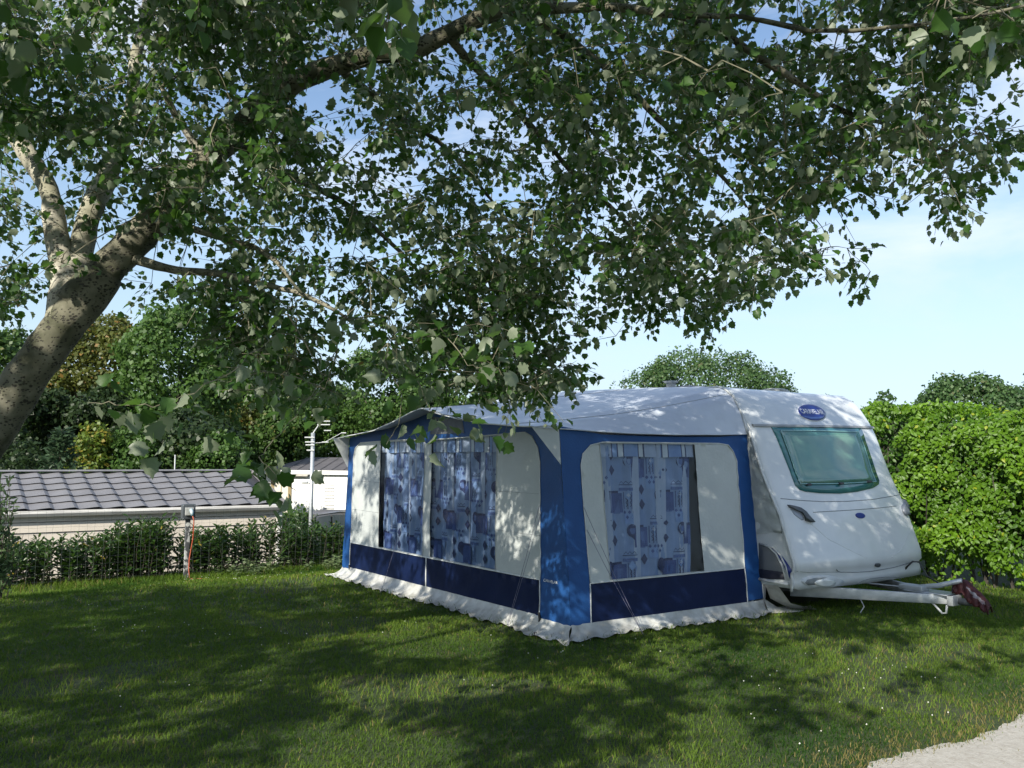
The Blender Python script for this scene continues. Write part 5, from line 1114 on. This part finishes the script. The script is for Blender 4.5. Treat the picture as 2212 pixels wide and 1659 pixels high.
def car():
    """silver grey hatchback, its rear towards the right"""
    x0, y0 = -5.15, 27.5; z0 = gnd(x0, y0); T = thing('parked_car', 'silver grey hatchback parked behind the hedge with a red tail lamp showing', 'car', (x0, y0, z0))
    yaw = R(187.0+25); f = np.array([math.cos(yaw), math.sin(yaw), 0.]); s = np.array([-f[1], f[0], 0.]); up = np.array([0, 0, 1.]); o = np.array([x0, y0, z0])
    Q = lambda a, b, c: o + f*a + s*b + up*c
    prof = [(-.72, .35), (-.80, .60), (-.78, .92), (-.66, 1.02), (-.42, 1.40), (-.2, 1.49), (.5, 1.52), (1.2, 1.44), (1.9, 1.02), (2.7, .90), (3.05, .72), (3.1, .35)]
    n = len(prof); v = []; ws = (-.82, -.84, -.84+.0, .84, .84, .82)
    rows = [(-.80, .0), (-.86, .05), (.86, .05), (.80, .0)]
    for w, _ in rows:
        for (a, c) in prof:
            k = .78 if c > 1.3 else (1 if c < 1.05 else .88); v.append(Q(a, w*k, c))
    F = [(r*n+i, r*n+(i+1) % n, (r+1)*n+(i+1) % n, (r+1)*n+i) for r in range(3) for i in range(n)] + [tuple(range(n))[::-1], tuple(range(3*n, 4*n))]
    body = bevel(obj('body', v, F, M['carpaint'], T), .03)
    for sd_ in (-1, 1):
        for q in ([(-.35, 1.04), (-.22, 1.36), (.10, 1.42), (.12, 1.04)], [(.18, 1.04), (.18, 1.42), (.75, 1.44), (.78, 1.04)], [(.84, 1.04), (.82, 1.43), (1.15, 1.38), (1.6, 1.05)]):
            vv = [Q(a, sd_*(.865 if c < 1.1 else .74), c) for a, c in q]; vv2 = [Q(a, sd_*(.80 if c < 1.1 else .68), c) for a, c in q]
            obj('side_window', vv+vv2, [(0, 1, 2, 3), (7, 6, 5, 4), (0, 4, 5, 1), (1, 5, 6, 2), (2, 6, 7, 3), (3, 7, 4, 0)], M['glass'], T)
        obj('tail_lamp', [Q(a, sd_*b, c) for a in (-.825, -.60) for b in (.60, .875) for c in (.78, 1.0)], [(0, 1, 3, 2), (4, 6, 7, 5), (0, 4, 5, 1), (2, 3, 7, 6), (0, 2, 6, 4), (1, 5, 7, 3)], M['redlamp'], T)
        for a in (-.05, 2.4):
            c = Q(a, sd_*.78, .31); MB().tube([c-s*.10, c-s*.09, c+s*.09, c+s*.10], [.26, .31, .31, .26], 22).build('wheel', M['tyre'], T, True)
    obj('rear_window', [Q(-.73, -.66, 1.05), Q(-.73, .66, 1.05), Q(-.47, .58, 1.38), Q(-.47, -.58, 1.38), Q(-.6, -.6, 1.03), Q(-.6, .6, 1.03)], [(0, 1, 2, 3), (0, 4, 5, 1)], M['glass'], T)
def bushes_low():
    for i, (x, y, r, zc, n_, lab, sd) in enumerate([(-4.75, 19.5, (.75, .7, 1.0), -.55, 4200, 'leafy bush beside the white end of the tiled home', 81), (-4.2, 19.0, (.55, .55, .9), -.72, 3400, 'leafy bush at the foot of the aerial mast', 82), (-6.9, 23.5, (.9, .7, 1.0), -.45, 3000, 'green bush between the bushes and the parked car', 83)]):
        tree('bush', lab, (x, y), r, zc, n_, .075, G['green'] if i % 2 else G['mid'], sd, nl=26, lump=.4, group='bushes beside the parked car', cat='bush', tr_r=.03)

# ------------------------------------------------------------------ grass
def grass():
    rs = np.random.RandomState(1)
    def field(n, x0, x1, y0, y1, hmin, hmax, name, lab, wd):
        x = rs.uniform(x0, x1, n); y = rs.uniform(y0, y1, n)*1.0
        px, py = pix(x, y, np.full(n, 0.05)); u, v = UVof(x, y)
        ok = (px > -60) & (px < 2270) & (py < 1720)
        ok &= ~((u > .03) & (u < L) & (v > .05) & (v < D)) & ~((u > -.05) & (u < 4.6) & (v > D) & (v < D+W)) & (u < 7.6) & (v < 7.2)
        pe = np.array([path_y(a) for a in x]); onp = (x > 1.2) & (y < pe+.02); ok &= ~onp | (rs.rand(n) < .006+.75*np.clip(1-(pe-y)/.16, 0, 1)**2)
        nz_ = np.array([noise.noise(Vector((a*.9, b*.9, 5))) for a, b in zip(x, y)]); ok &= ~((nz_ > .28) & (rs.rand(n) < .65))
        x, y, nz_, u, v = x[ok], y[ok], nz_[ok], u[ok], v[ok]; n = len(x); z = np.array([gnd(a, b) for a, b in zip(x, y)])
        h = hmin + (hmax-hmin)*rs.rand(n)**1.8; h *= 1 + 1.2*nz_*(nz_ > 0) ; h = np.where((u > 6.3) & (u < 6.9), h*2.0, h)
        near_sk = ((v < -.05) & (v > -.35) & (u > -.4) & (u < 5)) | ((u < -.1) & (u > -.4) & (v > -.3) & (v < D)); h = np.where(near_sk, h*(.6+1.1*(rs.rand(n) < .18)), h)
        w = rs.uniform(0, 2*np.pi, n); ln_ = h*(.35+.9*rs.rand(n)); wdt = wd*(.7+.6*rs.rand(n))*(1+.07*np.maximum(0, y-6))
        dx, dy = np.cos(w), np.sin(w); a2 = w+np.pi/2+rs.randn(n)*.5; sx, sy = np.cos(a2)*wdt, np.sin(a2)*wdt
        V = np.stack([np.stack([x-sx, y-sy, z], 1), np.stack([x+sx, y+sy, z], 1), np.stack([x+dx*ln_*.4+sx*.7, y+dy*ln_*.4+sy*.7, z+h*.62], 1), np.stack([x+dx*ln_*.4-sx*.7, y+dy*ln_*.4-sy*.7, z+h*.62], 1), np.stack([x+dx*ln_, y+dy*ln_, z+h*.95], 1)], 1).reshape(-1, 3)
        b = np.arange(n)*5; lv = np.stack([b, b+1, b+2, b+3, b+3, b+2, b+4], 1).ravel()
        me = bpy.data.meshes.new(name); me.vertices.add(n*5); me.vertices.foreach_set('co', V.astype(np.float32).ravel()); me.loops.add(n*7); me.loops.foreach_set('vertex_index', lv.astype(np.int32))
        me.polygons.add(n*2); me.polygons.foreach_set('loop_start', np.stack([np.arange(n)*7, np.arange(n)*7+4], 1).ravel().astype(np.int32))
        dry = np.clip(.42+.9*nz_ + .45*rs.rand(n)-.1, 0, .885); dry = np.where(rs.rand(n) < .035+.22*np.clip(nz_, 0, 1), 1.0, dry)
        # dry straw along the path edge
        pe = np.array([path_y(a) for a in x]); edge = (x > .8) & (y < pe+.45); dry = np.where(edge & (rs.rand(n) < .55*(1-(y-pe)/.45)), 1.0, dry)
        t = me.attributes.new('rnd', 'FLOAT', 'FACE'); t.data.foreach_set('value', np.repeat(dry, 2).astype(np.float32)); me.materials.append(M['grass']); me.update(calc_edges=True)
        o = bpy.data.objects.new(name, me); col.objects.link(o); tag(o, lab, 'grass', kind='stuff'); print(name, n)
    field(330000, -5.5, 5.5, 3.9, 9.0, .010, .038, 'grass', 'short green grass blades of the near lawn', .0022)
    field(230000, -9.0, 8.0, 9.0, 15.0, .015, .045, 'grass', 'short green grass blades of the lawn further back', .0030)
    # white clover heads
    n = 150; b = MB(); k = 0; 
    while k < n:
        x, y = rs.uniform(-4.5, 5.5), rs.uniform(4.4, 12.5); u, v = UVof(x, y); pz = noise.noise(Vector((x*.7, y*.7, 15)))
        if (u > -.4 and u < 5 and v > -.4) or pz < .02 or (x > 1 and y < path_y(x)+.1): continue
        z = gnd(x, y)+.03+.02*rs.rand(); r = .0035+.003*rs.rand(); b.add([(x-r, y, z), (x, y-r, z), (x+r, y, z), (x, y+r, z), (x, y, z+r), (x, y, z-r)], [(0, 1, 4), (1, 2, 4), (2, 3, 4), (3, 0, 4), (1, 0, 5), (2, 1, 5), (3, 2, 5), (0, 3, 5)]); k += 1
    tag(b.build('clover_flowers', mat('clover_white', (.6, .6, .55), .7, (.5, .5, .42), 50)), 'tiny white clover flowers scattered over the lawn', 'flowers', kind='stuff')

awning(); CAR = caravan(); hitch_cover()
home_tiled(); home_white(); car(); mast(); fence(); hookup()
hedge_left(); weeds(); left_shrub(); bushes_low(); hedge_right(); backdrop()
grass(); poplar()
